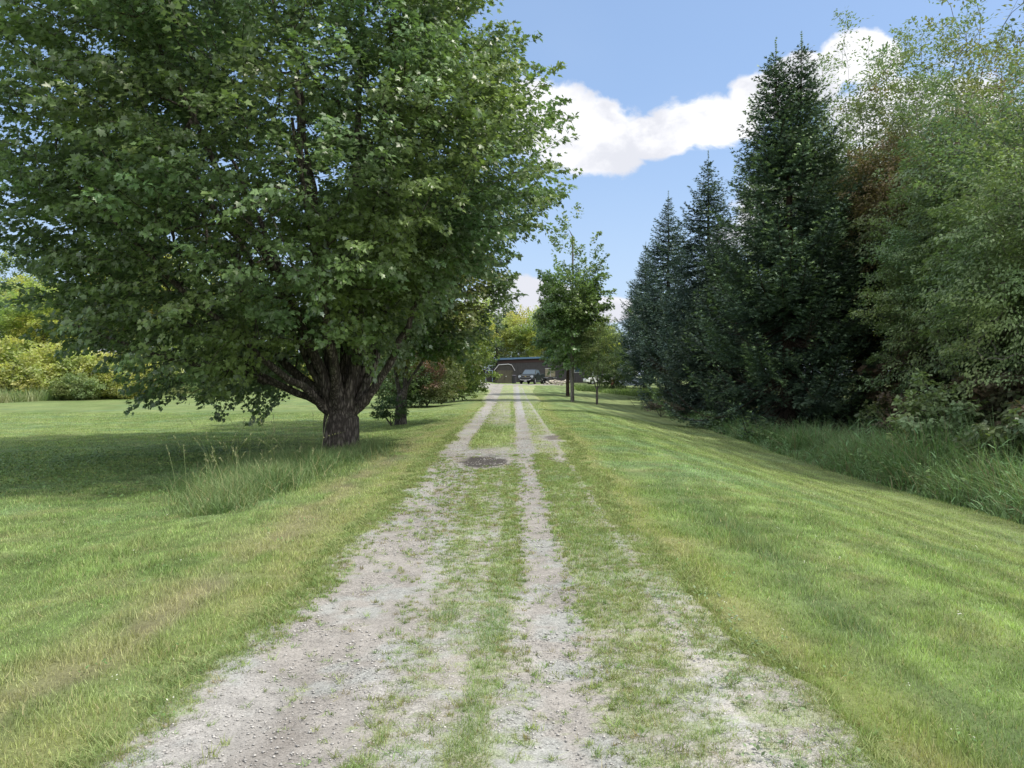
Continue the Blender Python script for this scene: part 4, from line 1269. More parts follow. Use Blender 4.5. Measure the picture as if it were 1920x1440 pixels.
SY = shrub_mesh(601, 3.2, 2.4, 3.8, 420, 40, 0.20, (0.44, 0.46, 0.20), (0.50, 0.48, 0.21), L=0.6, wid=0.35, tmpl=LEAF4, altp=0.3, tip=0.006, mat=M_FAR)
SG = shrub_mesh(602, 2.6, 2.0, 2.8, 320, 40, 0.18, (0.21, 0.27, 0.11), None, L=0.6, wid=0.3, tip=0.006)
for x, y, mm, sc, lab in (
        (-39.5, 57, SY, 1.1, 'tall yellow-green shrub at the left edge beyond the lawn'),
        (-34.0, 57, SY, 1.05, 'bright yellow shrub right of the tall one, below the left treeline'),
        (-29.6, 57.5, SY, 0.82, 'lower yellow shrub reaching toward the maple boughs'),
        (-43.5, 55, SG, 1.2, 'green shrub cut by the left edge of the photo'),
        (-31.5, 54, SG, 0.62, 'small dark green shrub in the tall grass in front of the yellow ones'),
        (-25.0, 66, SG, 0.9, 'greyish shrub beyond the lawn under the maple boughs'),
        (-20.0, 78, SY, 0.8, 'yellow-green shrub beyond the lawn, left of the maple trunk'),
        (-13.0, 84, SG, 0.9, 'green shrub far beyond the lawn behind the maple trunk'),
        (-7.8, 88, SG, 0.85, 'green shrub on the far lawn behind the bronze shrub'),
        (-36.5, 84, SG, 1.3, 'green bush far behind the yellow shrubs'),
        (-31.5, 82, SG, 1.4, 'wide green bush beyond the lawn showing beneath the maple boughs'),
        (-25.5, 84, SG, 1.4, 'dark green bush beyond the lawn between greyish and yellow-green shrubs'),
        (-17.5, 92, SG, 1.4, 'green bush far beyond the lawn just left of the maple trunk'),
        (-47, 58, SY, 1.0, 'yellow shrub farthest left')):
    shrub('hedgerow_shrub', x, y, mm, lab, 'shrubs beyond the left lawn', x, sc)

# ------------------------------------------------------------------ tall grasses
rng = np.random.RandomState(31)


def tall(n, x, y, h0, h1, w0, col, alt, bend, segs, heads=0.0, headcol=C_STRAW, lean=0.25, zoff=-0.03):
    h = rng.uniform(h0, h1, len(x)) * (0.7 + 0.6 * fbm(x, y, 0.9, 2, 33))
    k = fbm(x, y, 0.8, 3, 34)[:, None]
    c = (np.array(col) * (1 - k) + np.array(alt) * k) * rng.uniform(0.6, 1.35, len(x))[:, None]
    dr = rng.rand(len(x)) < 0.07
    c[dr] = C_STRAW * rng.uniform(0.6, 1.0, dr.sum())[:, None]
    P = np.stack([x, y, height(x, y) + zoff], -1)
    out = [blades('t', P, h, np.broadcast_to(w0, h.shape) * rng.uniform(0.7, 1.3, len(h)), c, rng, segs, lean, bend, c * 1.15)]
    return out


tp_ = []
# right bank
n = 52000
y = 9.0 + rng.rand(n) ** 1.15 * 34; x = bound_right(y) + 0.1 + np.abs(rng.rand(n)) ** 1.2 * 3.6
x = x + 0.25 * rng.normal(0, 1, n) * (rng.rand(n) < 0.15)
edgef = sst(0.0, 1.2, x - bound_right(y))
kk = (rng.rand(n) < 0.35 + 0.65 * edgef); x, y, edgef = x[kk], y[kk], edgef[kk]
fade = 1 - 0.45 * sst(27, 36, y)
h = (0.22 + 0.85 * edgef + 0.35 * edgef * (1 - sst(17, 26, y))) * fade * rng.uniform(0.65, 1.15, len(x)) * (0.75 + 0.5 * fbm(x, y, 0.7, 2, 35))
k = sst(0.35, 0.65, fbm(x, y, 1.1, 3, 34))[:, None]
h = h * (0.55 + 0.9 * sst(0.3, 0.7, fbm(x, y, 1.6, 3, 66)))
c = (np.array((0.115, 0.205, 0.075)) * (1 - k) + np.array((0.20, 0.30, 0.15)) * k) * rng.uniform(0.6, 1.4, (len(x), 1))
dr = rng.rand(len(x)) < 0.14; c[dr] = np.array((0.30, 0.25, 0.16)) * rng.uniform(0.5, 1.1, (dr.sum(), 1))
tp_.append(blades('t', np.stack([x, y, height(x, y) - 0.05], -1), h, 0.014 * np.maximum(1, y / 14) ** 0.6 * rng.uniform(0.7, 1.3, len(x)), c, rng, 4, 0.28, 0.55, c * 1.2))
# lean stems with leaves at the sides
n = 7000
ix = rng.randint(0, len(x), n)
sx, sy, sh = x[ix], y[ix], h[ix]
t_ = rng.uniform(0.3, 1.0, n); a_ = rng.rand(n) * 6.28
pos = np.stack([sx, sy, height(sx, sy) + sh * t_ * 0.9], -1)
tipd = np.stack([np.cos(a_), np.sin(a_), rng.uniform(0.0, 0.7, n)], -1)
tp_.append(leaves((np.array([(-0.035, 0, 0), (0.035, 0, 0), (0.045, 0.5, 0.08), (0, 1, -0.08), (-0.045, 0.5, 0.08)]), np.array([(0, 1, 2), (0, 2, 4), (4, 2, 3)])),
                  pos, tipd, np.stack([np.zeros(n), np.zeros(n), np.ones(n)], -1) + rng.normal(0, 0.2, (n, 3)), rng.uniform(0.18, 0.38, n), np.array((0.16, 0.28, 0.13)) * rng.uniform(0.6, 1.4, (n, 1))))
n = 9000
yb = 9.3 + rng.rand(n) ** 1.2 * 30; xb = bound_right(yb) + 0.2 + rng.rand(n) * 2.6
kk = fbm(xb, yb, 0.8, 3, 67) > 0.52; xb, yb = xb[kk], yb[kk]; n = len(xb)
a_ = rng.rand(n) * 6.28
tp_.append(leaves(LEAF4, np.stack([xb, yb, height(xb, yb) + rng.rand(n) * 0.75], -1), np.stack([np.cos(a_), np.sin(a_), rng.uniform(-0.4, 0.4, n)], -1),
                  np.array((0, 0, 1.0)) + rng.normal(0, 0.4, (n, 3)), rng.uniform(0.06, 0.15, n), np.array((0.15, 0.23, 0.09)) * rng.uniform(0.6, 1.4, (n, 1))))
V, F, C = join_parts(tp_)
o = link('tall_grass', mesh_from('tall_grass', V, F, M_GRASS, C))
tag(o, 'tall green reedy grass on the bank below the right lawn', 'tall grass', None, 'stuff')

# verge at the maple
tp_ = []
n = 26000
u_ = rng.rand(n)
yv = 9.2 + 8.6 * u_ ** 0.9
xv = np.interp(yv, [9, 10.5, 12.5, 15, 17, 18], [-3.7, -3.95, -4.2, -4.3, -3.9, -3.8]) + rng.normal(0, 1, n) * np.interp(yv, [9, 10.5, 12, 15, 18], [0.12, 0.34, 0.48, 0.6, 0.4])
hh = np.interp(yv, [9, 10.5, 12, 15, 18], [0.12, 0.34, 0.42, 0.34, 0.26]) * rng.uniform(0.5, 1.25, n) * (0.6 + 0.8 * fbm(xv, yv, 1.0, 2, 36))
k = sst(0.35, 0.65, fbm(xv, yv, 1.2, 3, 37))[:, None]
c = (np.array((0.115, 0.185, 0.07)) * (1 - k) + np.array((0.20, 0.27, 0.12)) * k) * rng.uniform(0.6, 1.4, (n, 1))
dr = rng.rand(n) < 0.10; c[dr] = C_STRAW * rng.uniform(0.6, 1.1, (dr.sum(), 1))
tp_.append(blades('t', np.stack([xv, yv, height(xv, yv) - 0.02], -1), hh, np.full(n, 0.0085), c, rng, 3, 0.35, 0.5, c * 1.15))
# tall seed stalks
n = 90
ys = rng.uniform(10.2, 15.5, n); xs = np.interp(ys, [10, 12, 15], [-4.0, -4.3, -4.5]) + rng.normal(0, 0.45, n)
hs_ = rng.uniform(0.35, 1.1, n)
cS = np.array((0.22, 0.28, 0.12)) * rng.uniform(0.7, 1.2, (n, 1))
rs = np.random.RandomState(55)
P0 = np.stack([xs, ys, height(xs, ys)], -1)
st_l = rs.rand(n) * 6.28; lm_ = np.abs(rs.normal(0, 0.35, n)); bd_ = np.abs(rs.normal(0, 0.35, n))
ld = np.stack([np.cos(st_l), np.sin(st_l), np.zeros(n)], -1)
def stalk(t): return P0 + ld * (hs_ * (lm_ * t + bd_ * t ** 2.2))[:, None] + np.array((0, 0, 1.0)) * (hs_ * (t - 0.2 * bd_ * t ** 2.4))[:, None]
Vs = []; wd = np.array((0.0020, 0.001, 0))
lv = np.linspace(0, 1, 6)
for t__ in lv: Vs += [stalk(t__) - wd, stalk(t__) + wd]
Vs = np.stack(Vs, 1).reshape(-1, 3)
tri = []
for s in range(5): tri += [(2 * s, 2 * s + 1, 2 * s + 3), (2 * s, 2 * s + 3, 2 * s + 2)]
Fs = (np.arange(n)[:, None, None] * 12 + np.array(tri)[None]).reshape(-1, 3)
tp_.append((Vs, Fs, np.repeat(cS, 12, 0)))
m_ = 16
tt = rs.uniform(0.82, 1.02, (m_, n))
pos = np.concatenate([stalk(tt[q]) for q in range(m_)])
tp_.append(leaves(LANCE, pos, np.array((0, 0, 1.0)) + rs.normal(0, 0.45, pos.shape), rs.normal(0, 1, pos.shape), rs.uniform(0.018, 0.04, len(pos)), np.array((0.32, 0.33, 0.18)) * rs.uniform(0.7, 1.2, (len(pos), 1))))
V, F, C = join_parts(tp_)
o = link('tall_grass', mesh_from('tall_grass', V, F, M_GRASS, C))
tag(o, 'unmown grass with seed stalks on the verge before the huge maple', 'tall grass', None, 'stuff')

# far meadow strip on the left and at the end of the right lawn
tp_ = []
n = 34000
xm = rng.uniform(-62, -9, n)
front_y = np.interp(xm, [-62, -33.7, -29.6, -20, -9], [40, 49, 66, 74, 80])
ym = front_y + rng.rand(n) ** 1.3 * 9
h = rng.uniform(0.5, 1.15, n) * (0.6 + 0.8 * fbm(xm, ym, 0.35, 2, 38))
k = sst(0.35, 0.65, fbm(xm, ym, 0.4, 3, 39))[:, None]
c = (np.array((0.17, 0.25, 0.10)) * (1 - k) + np.array((0.27, 0.29, 0.15)) * k) * rng.uniform(0.7, 1.3, (n, 1))
tp_.append(blades('t', np.stack([xm, ym, height(xm, ym) - 0.05], -1), h, np.full(n, 0.055), c, rng, 2, 0.25, 0.3, c * 1.1))
n = 12000
xm = rng.uniform(6.3, 15, n); ym = 71 + 0.5 * (xm - 4) * 0 + rng.rand(n) * 8 - 6 * sst(7, 11, xm)
h = rng.uniform(0.15, 0.55, n)
c = np.array((0.20, 0.28, 0.10)) * rng.uniform(0.6, 1.4, (n, 1))
tp_.append(blades('t', np.stack([xm, ym, height(xm, ym) - 0.05], -1), h, np.full(n, 0.06), c, rng, 2, 0.3, 0.3, c * 1.1))
V, F, C = join_parts(tp_)
o = link('meadow', mesh_from('meadow', V, F, M_GRASS, C))
tag(o, 'tall meadow grass along the far edges of the lawns', 'meadow grass', None, 'stuff')

# undergrowth beneath the spruces
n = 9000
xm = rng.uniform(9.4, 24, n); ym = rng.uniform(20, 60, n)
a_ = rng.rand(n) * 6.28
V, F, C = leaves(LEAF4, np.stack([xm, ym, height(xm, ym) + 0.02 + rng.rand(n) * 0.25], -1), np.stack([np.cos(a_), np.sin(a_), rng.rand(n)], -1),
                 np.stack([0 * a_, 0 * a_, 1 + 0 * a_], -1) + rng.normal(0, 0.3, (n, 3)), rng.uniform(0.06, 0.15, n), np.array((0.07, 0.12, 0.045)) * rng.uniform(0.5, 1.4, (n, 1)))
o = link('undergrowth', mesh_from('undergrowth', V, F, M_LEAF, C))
tag(o, 'low leafy undergrowth on the shaded ground beneath the spruces', 'undergrowth', None, 'stuff')

# ------------------------------------------------------------------ house, sheds, vehicles
class MB:
    """collects shapes; build() links them as one mesh object"""
    def __init__(s): s.bm = bmesh.new()

    def box(s, c, d, bevel=0.0, rot=None):
        m = Matrix.Translation(c) @ (rot.to_4x4() if rot is not None else Matrix.Identity(4)) @ Matrix.Diagonal((d[0], d[1], d[2], 1))
        r = bmesh.ops.create_cube(s.bm, size=1, matrix=m)
        if bevel:
            ed = list({e for v in r['verts'] for e in v.link_edges})
            bmesh.ops.bevel(s.bm, geom=ed, offset=bevel, segments=2, affect='EDGES', profile=0.6)
        return s

    def cyl(s, c, r, h, ax='Z', n=24, r2=None):
        m = Matrix.Translation(c)
        if ax == 'X': m = m @ Matrix.Rotation(R(90), 4, 'Y')
        if ax == 'Y': m = m @ Matrix.Rotation(R(90), 4, 'X')
        bmesh.ops.create_cone(s.bm, cap_ends=True, segments=n, radius1=r, radius2=r if r2 is None else r2, depth=h, matrix=m)
        return s

    def prism(s, pts, x0, x1, ax='X', inset=None):
        """closed polygon pts extruded from x0 to x1 along ax; pts are the other two coordinates"""
        def P(u, q):
            return {'X': (u, q[0], q[1]), 'Y': (q[0], u, q[1]), 'Z': (q[0], q[1], u)}[ax]
        a = [s.bm.verts.new(P(x0, q)) for q in pts]
        q2 = inset if inset is not None else pts
        b = [s.bm.verts.new(P(x1, q)) for q in q2]
        s.bm.faces.new(a); s.bm.faces.new(b[::-1])
        for i in range(len(a)):
            s.bm.faces.new((a[i], a[(i + 1) % len(a)], b[(i + 1) % len(a)], b[i])[::-1])
        return s

    def torus(s, c, r, rr, ax='X', n=28, k=10, flat=1.3):
        vs = []
        for i in range(n):
            a = 2 * math.pi * i / n
            ring = []
            for j in range(k):
                b = 2 * math.pi * j / k
                rad = r + rr * math.cos(b); off = rr * flat * math.sin(b)
                p = (off, rad * math.cos(a), rad * math.sin(a)) if ax == 'X' else (rad * math.cos(a), off, rad * math.sin(a))
                ring.append(s.bm.verts.new((c[0] + p[0], c[1] + p[1], c[2] + p[2])))
            vs.append(ring)
        for i in range(n):
            for j in range(k):
                s.bm.faces.new((vs[i][j], vs[(i + 1) % n][j], vs[(i + 1) % n][(j + 1) % k], vs[i][(j + 1) % k]))
        return s

    def tube(s, pts, r, n=8):
        for a, b in zip(pts[:-1], pts[1:]):
            a = Vector(a); b = Vector(b); d = b - a
            m = Matrix.Translation((a + b) / 2) @ d.to_track_quat('Z', 'Y').to_matrix().to_4x4()
            bmesh.ops.create_cone(s.bm, cap_ends=True, segments=n, radius1=r, radius2=r, depth=d.length, matrix=m)
        return s

    def build(s, name, mat, parent=None, loc=(0, 0, 0), rz=0.0, smooth=False):
        bmesh.ops.recalc_face_normals(s.bm, faces=s.bm.faces)
        me = bpy.data.meshes.new(name); s.bm.to_mesh(me); s.bm.free()
        me.materials.append(mat)
        if smooth:
            for p in me.polygons: p.use_smooth = True
        return link(name, me, parent, loc, rz)


def siding_mat(name, c, sc=5.0, ax=0):
    m, t = new_mat(name)
    co = t.n('ShaderNodeTexCoord').outputs['Object']
    sp = t.n('ShaderNodeSeparateXYZ'); t.l(co, sp.inputs[0])
    f = t.m('FRACT', t.m('MULTIPLY', sp.outputs[ax], sc))
    g = t.m('MINIMUM', t.ramp(f, 0.0, 0.08), t.ramp(f, 1.0, 0.92))
    n = t.noise(co, 2.5, 5, 0.6).outputs[0]
    cc = t.mix(t.m('MULTIPLY', g, t.ramp(n, 0.2, 0.8, 0.55, 1.0)), tuple(v * 0.35 for v in c), c)
    finish(t, princ(t, cc, 0.8, 0, 0.3, bump(t, g, 0.5, 0.02)))
    return m


M_BROWN = siding_mat('brown siding', (0.088, 0.080, 0.090), 4.0)
M_SHED = siding_mat('brown shed boards', (0.09, 0.08, 0.078), 6.0)
M_ROOFB = simple_mat('blue grey metal roof', (0.12, 0.21, 0.34), 0.35, 0.4, 0.5, 0.08)
M_ROOFD = simple_mat('dark shingles', (0.07, 0.06, 0.085), 0.9, 0, 0.3, 0.3, 14)
M_TRIM = simple_mat('white trim', (0.62, 0.60, 0.66), 0.6)
M_FASCIA = simple_mat('red brown fascia', (0.065, 0.032, 0.035), 0.7)
M_WHITE = simple_mat('white paint', (0.80, 0.80, 0.80), 0.3, 0, 0.5, 0.04, 3, 0.3)
M_DOORB = siding_mat('olive brown door boards', (0.125, 0.110, 0.085), 7.0)
M_METAL = simple_mat('bright steel', (0.62, 0.63, 0.65), 0.3, 0.9)
M_BLUEM = simple_mat('pale blue steel tube', (0.45, 0.55, 0.75), 0.45, 0.2)
M_PAINT = simple_mat('dark green black paint', (0.010, 0.015, 0.016), 0.32, 0.0, 0.4, 0.1, 2, 0.25)
M_GLASS = simple_mat('tinted window glass', (0.05, 0.08, 0.11), 0.12, 0.0, 0.5, 0.05, 2, 0.0)
M_BLACK = simple_mat('black plastic', (0.012, 0.012, 0.013), 0.55)
M_RUBBER = simple_mat('tyre rubber', (0.02, 0.02, 0.021), 0.85)
M_RIM = simple_mat('silver wheel rim', (0.55, 0.56, 0.58), 0.3, 0.85)
M_LAMP = simple_mat('headlight glass', (0.60, 0.66, 0.74), 0.1, 0.2, 0.8)
M_GOLD = simple_mat('gold emblem', (0.50, 0.38, 0.12), 0.35, 0.7)
M_WOOD = simple_mat('weathered plywood', (0.30, 0.26, 0.20), 0.8, 0, 0.3, 0.25, 5)
M_CUT = simple_mat('pale cut wood', (0.46, 0.42, 0.35), 0.8, 0, 0.3, 0.35, 8)
M_RED = simple_mat('red enamel', (0.20, 0.035, 0.025), 0.6)
M_CORR = siding_mat('pale blue corrugated metal', (0.45, 0.50, 0.64), 6.0)
M_BIN = simple_mat('dark bin plastic', (0.035, 0.032, 0.045), 0.6)

# long low brown house
hz = ground_at(4, 114)
ho = empty('brown_house', (6.3, 112.0, hz))
tag(ho, 'long low brown house with dark siding under a shallow blue-grey metal roof', 'house')
W, Dp, H0 = 17.0, 8.0, 3.35
MB().prism([(-8.5, -0.5), (8.5, -0.5), (8.5, H0 + 0.42), (3.0, H0 + 0.40), (-8.0, H0 - 0.02), (-8.5, H0 - 0.05)], 0.0, Dp, 'Y').build('wall', M_BROWN, ho)
rf = MB().prism([(-8.9, H0 - 0.06), (-8.0, H0 + 0.00), (3.0, H0 + 0.42), (8.9, H0 + 0.44), (8.9, H0 + 0.66), (3.0, H0 + 0.66), (-8.0, H0 + 0.27), (-8.9, H0 + 0.20)], -0.45, Dp + 0.4, 'Y').build('roof', M_ROOFB, ho)
MB().prism([(-8.4, H0 - 0.50), (8.4, H0 - 0.05), (8.4, H0 + 0.30), (3.0, H0 + 0.30), (-8.0, H0 - 0.10)], -0.05, -0.004, 'Y').build('fascia', M_FASCIA, ho)
d_ = MB().box((-0.55, -0.04, 1.45), (1.5, 0.06, 1.25)).build('plywood_panel', M_WOOD, ho)
MB().box((-0.55, -0.085, 1.45), (0.07, 0.03, 1.25)).box((-0.55, -0.085, 2.06), (1.58, 0.03, 0.07)).build('batten', M_TRIM, d_)
w_ = MB().box((3.6, -0.03, 1.9), (1.2, 0.05, 0.9)).build('window', M_TRIM, ho)
MB().box((3.6, -0.065, 1.9), (1.04, 0.02, 0.75)).build('pane', M_GLASS, w_)

# gambrel shed in front of it
sz_ = ground_at(-0.7, 105)
sh = empty('garden_shed', (-1.05, 104.5, sz_ - 0.02), R(3))
tag(sh, 'small dark brown barn-shaped shed with white edging and double doors', 'shed')
gam = [(-1.32, -0.3), (1.32, -0.3), (1.32, 1.95), (0.95, 2.55), (0.55, 2.68), (-0.75, 2.60), (-1.32, 1.93)]
MB().prism(gam, 0.0, 3.0, 'Y').build('wall', M_SHED, sh)
for side in (-1, 1):
    pass
rp = [(-1.50, 1.80), (-0.80, 2.66), (0.58, 2.75), (1.03, 2.62), (1.50, 1.84), (1.45, 1.80), (1.00, 2.545), (0.56, 2.685), (-0.76, 2.605), (-1.43, 1.78)]
MB().prism(rp, -0.12, 3.1, 'Y').build('roof', M_ROOFD, sh)
tr = [(-1.47, 1.72), (-0.80, 2.56), (0.57, 2.65), (1.00, 2.52), (1.46, 1.72), (1.46, 1.83), (1.02, 2.605), (0.58, 2.735), (-0.81, 2.645), (-1.47, 1.83)]
MB().prism(tr, -0.16, -0.125, 'Y').build('edging', M_TRIM, sh)
for s_, in ((-1,), (1,)):
    dd = MB().box((s_ * 0.57 + 0.02, -0.03, 0.93), (1.10, 0.05, 1.78), 0.01).build('door', M_DOORB, sh)
    MB().box((s_ * 1.02 + 0.02, -0.07, 1.45), (0.14, 0.03, 0.10)).build('hinge', M_BLACK, dd)
    MB().box((s_ * 1.02 + 0.02, -0.07, 0.55), (0.14, 0.03, 0.10)).build('hinge', M_BLACK, dd)
MB().cyl((0.22, -0.10, 0.98), 0.07, 0.06, 'Y', 12).build('padlock', M_METAL, sh)

# low dark side shed with white door frame
ls = empty('side_shed', (-3.55, 106.0, ground_at(-3.5, 106)))
tag(ls, 'low dark shed wall with a pale blue door frame, left of the barn-shaped shed', 'shed')
MB().prism([(-1.6, -0.3), (1.6, -0.3), (1.6, 1.85), (-1.6, 1.5)], 0.0, 2.4, 'Y').build('wall', M_SHED, ls)
MB().prism([(-1.8, 1.50), (1.7, 1.88), (1.7, 1.98), (-1.8, 1.60)], -0.15, 2.5, 'Y').build('roof', M_ROOFD, ls)
fr = MB().box((0.3, -0.05, 0.75), (0.86, 0.04, 1.50)).build('door', M_SHED, ls)
MB().box((-0.17, -0.09, 0.78), (0.08, 0.06, 1.62)).box((0.77, -0.09, 0.78), (0.08, 0.06, 1.62)).box((0.30, -0.09, 1.63), (1.02, 0.06, 0.09)).build('door_frame', M_BLUEM, fr)
MB().box((0.15, -0.085, 1.05), (0.34, 0.02, 0.05), 0, Matrix.Rotation(R(35), 3, 'Y')).build('bracket', M_METAL, fr)

# rubbish bin beside the shed
bn = empty('rubbish_bin', (0.28, 101.5, ground_at(0.3, 101.5)))
tag(bn, 'dark round-lidded rubbish bin between the barn-shaped shed and the pickup', 'rubbish bin')
MB().cyl((0, 0, 0.5), 0.28, 1.0, 'Z', 20, 0.34).build('body', M_BIN, bn)
MB().cyl((0, 0, 1.03), 0.37, 0.06, 'Z', 20).cyl((0, 0, 1.11), 0.34, 0.10, 'Z', 20, 0.16).build('lid', M_BIN, bn)
for s_ in (-1, 1):
    MB().torus((s_ * 0.26, 0.12, 0.12), 0.08, 0.035, 'X', 14, 6).build('wheel', M_RUBBER, bn)

# white tank behind the far shrub
tk = empty('white_tank', (-4.3, 99.0, ground_at(-4.3, 99)))
tag(tk, 'small white upright tank at the end of the left shrubs', 'tank')
MB().cyl((0, 0, 0.55), 0.22, 0.9, 'Z', 20).cyl((0, 0, 1.07), 0.22, 0.14, 'Z', 20, 0.08).build('cylinder', M_WHITE, tk)
MB().cyl((0, 0, 1.2), 0.06, 0.12, 'Z', 12).build('valve', M_METAL, tk)
MB().cyl((0, 0, 0.05), 0.24, 0.1, 'Z', 20).build('foot_ring', M_METAL, tk)

# pickup truck: x = width, front faces -y
tz = ground_at(2.7, 95)
tr_ = empty('pickup_truck', (1.75, 95.0, tz + 0.01), R(-17))
tag(tr_, 'black four-door pickup truck parked at the end of the drive, facing the camera', 'pickup truck')
prof = [(0.0, 0.55), (-0.03, 0.75), (0.02, 1.12), (0.12, 1.20), (1.30, 1.26), (1.45, 1.26), (3.75, 1.26), (3.80, 1.34), (5.75, 1.34), (5.80, 0.95), (5.75, 0.52), (5.05, 0.50), (4.98, 0.72), (4.80, 0.90), (4.55, 0.95), (4.30, 0.90), (4.12, 0.72), (4.05, 0.45),
        (1.55, 0.42), (1.48, 0.72), (1.30, 0.90), (1.05, 0.95), (0.80, 0.90), (0.62, 0.72), (0.56, 0.50)]
b = MB(); b.prism(prof, -1.0, 1.0, 'X')
body = b.build('body', M_PAINT, tr_)
bv = body.modifiers.new('bevel', 'BEVEL'); bv.width = 0.05; bv.segments = 3; bv.limit_method = 'ANGLE'; bv.angle_limit = R(40)
cabp = [(1.38, 1.24), (2.05, 1.82), (2.35, 1.89), (3.35, 1.89), (3.62, 1.80), (3.78, 1.24)]
cb = MB(); a_v = []
for x_, k_ in ((-1, 0), (1, 1)):
    ring = []
    for (py, pz) in cabp:
        ring.append(cb.bm.verts.new((x_ * (0.95 - 0.22 * (pz - 1.24) / 0.65), py, pz)))
    a_v.append(ring)
cb.bm.faces.new(a_v[0]); cb.bm.faces.new(a_v[1][::-1])
for i in range(len(cabp)): cb.bm.faces.new((a_v[0][i], a_v[1][i], a_v[1][(i + 1) % 6], a_v[0][(i + 1) % 6]))
cab = cb.build('cab', M_PAINT, tr_)
bv = cab.modifiers.new('bevel', 'BEVEL'); bv.width = 0.04; bv.segments = 2


def quadplate(name, p4, mat, parent, th=0.012):
    b_ = MB(); v = [Vector(q) for q in p4]; nrm_ = (v[1] - v[0]).cross(v[3] - v[0]).normalized() * th
    A_ = [b_.bm.verts.new(q) for q in v]; B_ = [b_.bm.verts.new(q + nrm_) for q in v]
    b_.bm.faces.new(A_[::-1]); b_.bm.faces.new(B_)
    for i in range(4): b_.bm.faces.new((A_[i], A_[(i + 1) % 4], B_[(i + 1) % 4], B_[i]))
    return b_.build(name, mat, parent)


quadplate('windscreen', [(-0.84, 1.42, 1.30), (0.84, 1.42, 1.30), (0.72, 1.98, 1.79), (-0.72, 1.98, 1.79)], M_GLASS, tr_)
for s_ in (-1, 1):
    def sx(z): return s_ * (0.957 - 0.22 * (z - 1.24) / 0.65)
    for (y0, y1, y2, y3) in ((1.62, 2.42, 2.42, 2.12), (2.52, 3.55, 3.42, 2.52)):
        p = [(sx(1.30), y0, 1.30), (sx(1.30), y1, 1.30), (sx(1.78), y2, 1.78), (sx(1.78), y3, 1.78)]
        if s_ > 0: quadplate('side_window', p, M_GLASS, tr_)
        else: quadplate('side_window', p[::-1], M_GLASS, tr_)
    m_r = MB().box((s_ * 1.16, 1.72, 1.36), (0.22, 0.12, 0.26), 0.03).box((s_ * 1.0, 1.72, 1.30), (0.14, 0.05, 0.05)).build('mirror', M_BLACK, tr_)
    hl = MB().box((s_ * 0.80, -0.035, 1.02), (0.36, 0.10, 0.13), 0.03).build('headlight', M_LAMP, tr_)
    MB().box((s_ * 0.84, -0.045, 0.84), (0.26, 0.06, 0.06), 0.015).build('lower_lamp', M_LAMP, tr_)
    for yw in (1.05, 4.55):
        wh = MB().torus((s_ * 0.90, yw, 0.42), 0.31, 0.11, 'X', 30, 10, 1.2).build('wheel', M_RUBBER, tr_, smooth=True)
        wb = MB().cyl((s_ * 0.955, yw, 0.42), 0.235, 0.06, 'X', 26)
        for q in range(6):
            an = q * math.pi / 3
            wb.box((s_ * 1.0, yw + 0.13 * math.cos(an), 0.42 + 0.13 * math.sin(an)), (0.04, 0.24, 0.055), 0, Matrix.Rotation(an, 3, 'X'))
        wb.cyl((s_ * 1.0, yw, 0.42), 0.06, 0.07, 'X', 12)
        wb.build('rim', M_RIM, wh)
    MB().box((s_ * 1.005, 2.7, 0.40), (0.14, 2.2, 0.05), 0.01).build('side_step', M_METAL, tr_)
    MB().box((s_ * 1.012, 2.30, 1.10), (0.03, 0.16, 0.035), 0.005).build('door_handle', M_BLACK, tr_)
    MB().box((s_ * 1.012, 3.35, 1.10), (0.03, 0.16, 0.035), 0.005).build('door_handle', M_BLACK, tr_)
gr = MB().box((0, -0.045, 0.98), (1.20, 0.06, 0.30), 0.02).build('grille', M_BLACK, tr_)
MB().box((0, -0.09, 1.0), (0.22, 0.02, 0.05)).box((0, -0.10, 1.0), (0.08, 0.02, 0.08)).build('emblem', M_GOLD, gr)
MB().box((0, -0.085, 0.90), (1.16, 0.015, 0.018)).box((0, -0.085, 1.08), (1.16, 0.015, 0.018)).build('grille_bar', M_METAL, gr)
MB().box((0, -0.09, 0.66), (1.96, 0.20, 0.20), 0.04).build('bumper', M_BLACK, tr_)
MB().box((0, -0.20, 0.55), (1.10, 0.05, 0.05), 0.02).box((-0.62, -0.20, 0.60), (0.20, 0.05, 0.06), 0.015).box((0.62, -0.20, 0.60), (0.20, 0.05, 0.06), 0.015).build('skid_plate', M_METAL, tr_)
MB().box((0, -0.12, 0.42), (0.30, 0.04, 0.14)).build('number_plate', M_TRIM, tr_)

# small black quad bike next to the pickup
qb = empty('quad_bike', (4.9, 97.5, ground_at(4.9, 97.5)), R(-60))
tag(qb, 'small black quad bike among clutter right behind the pickup truck', 'quad bike')
MB().box((0, 0.0, 0.62), (0.42, 1.3, 0.26), 0.08).box((0, -0.55, 0.74), (0.95, 0.45, 0.07), 0.03).box((0, 0.55, 0.74), (0.95, 0.50, 0.07), 0.03).build('body', M_BLACK, qb)
MB().box((0, 0.12, 0.86), (0.32, 0.75, 0.14), 0.05).build('seat', M_BLACK, qb)
MB().tube([(0, -0.30, 0.75), (0, -0.38, 1.05), (-0.36, -0.30, 1.12)], 0.022).tube([(0, -0.38, 1.05), (0.36, -0.30, 1.12)], 0.022).build('handlebar', M_BLACK, qb)
MB().tube([(-0.35, -0.85, 0.85), (0.35, -0.85, 0.85), (0.35, -0.40, 0.85)], 0.015).build('rack', M_METAL, qb)
MB().tube([(-0.35, 0.45, 0.85), (-0.35, 0.95, 0.85), (0.35, 0.95, 0.85)], 0.015).build('rack', M_METAL, qb)
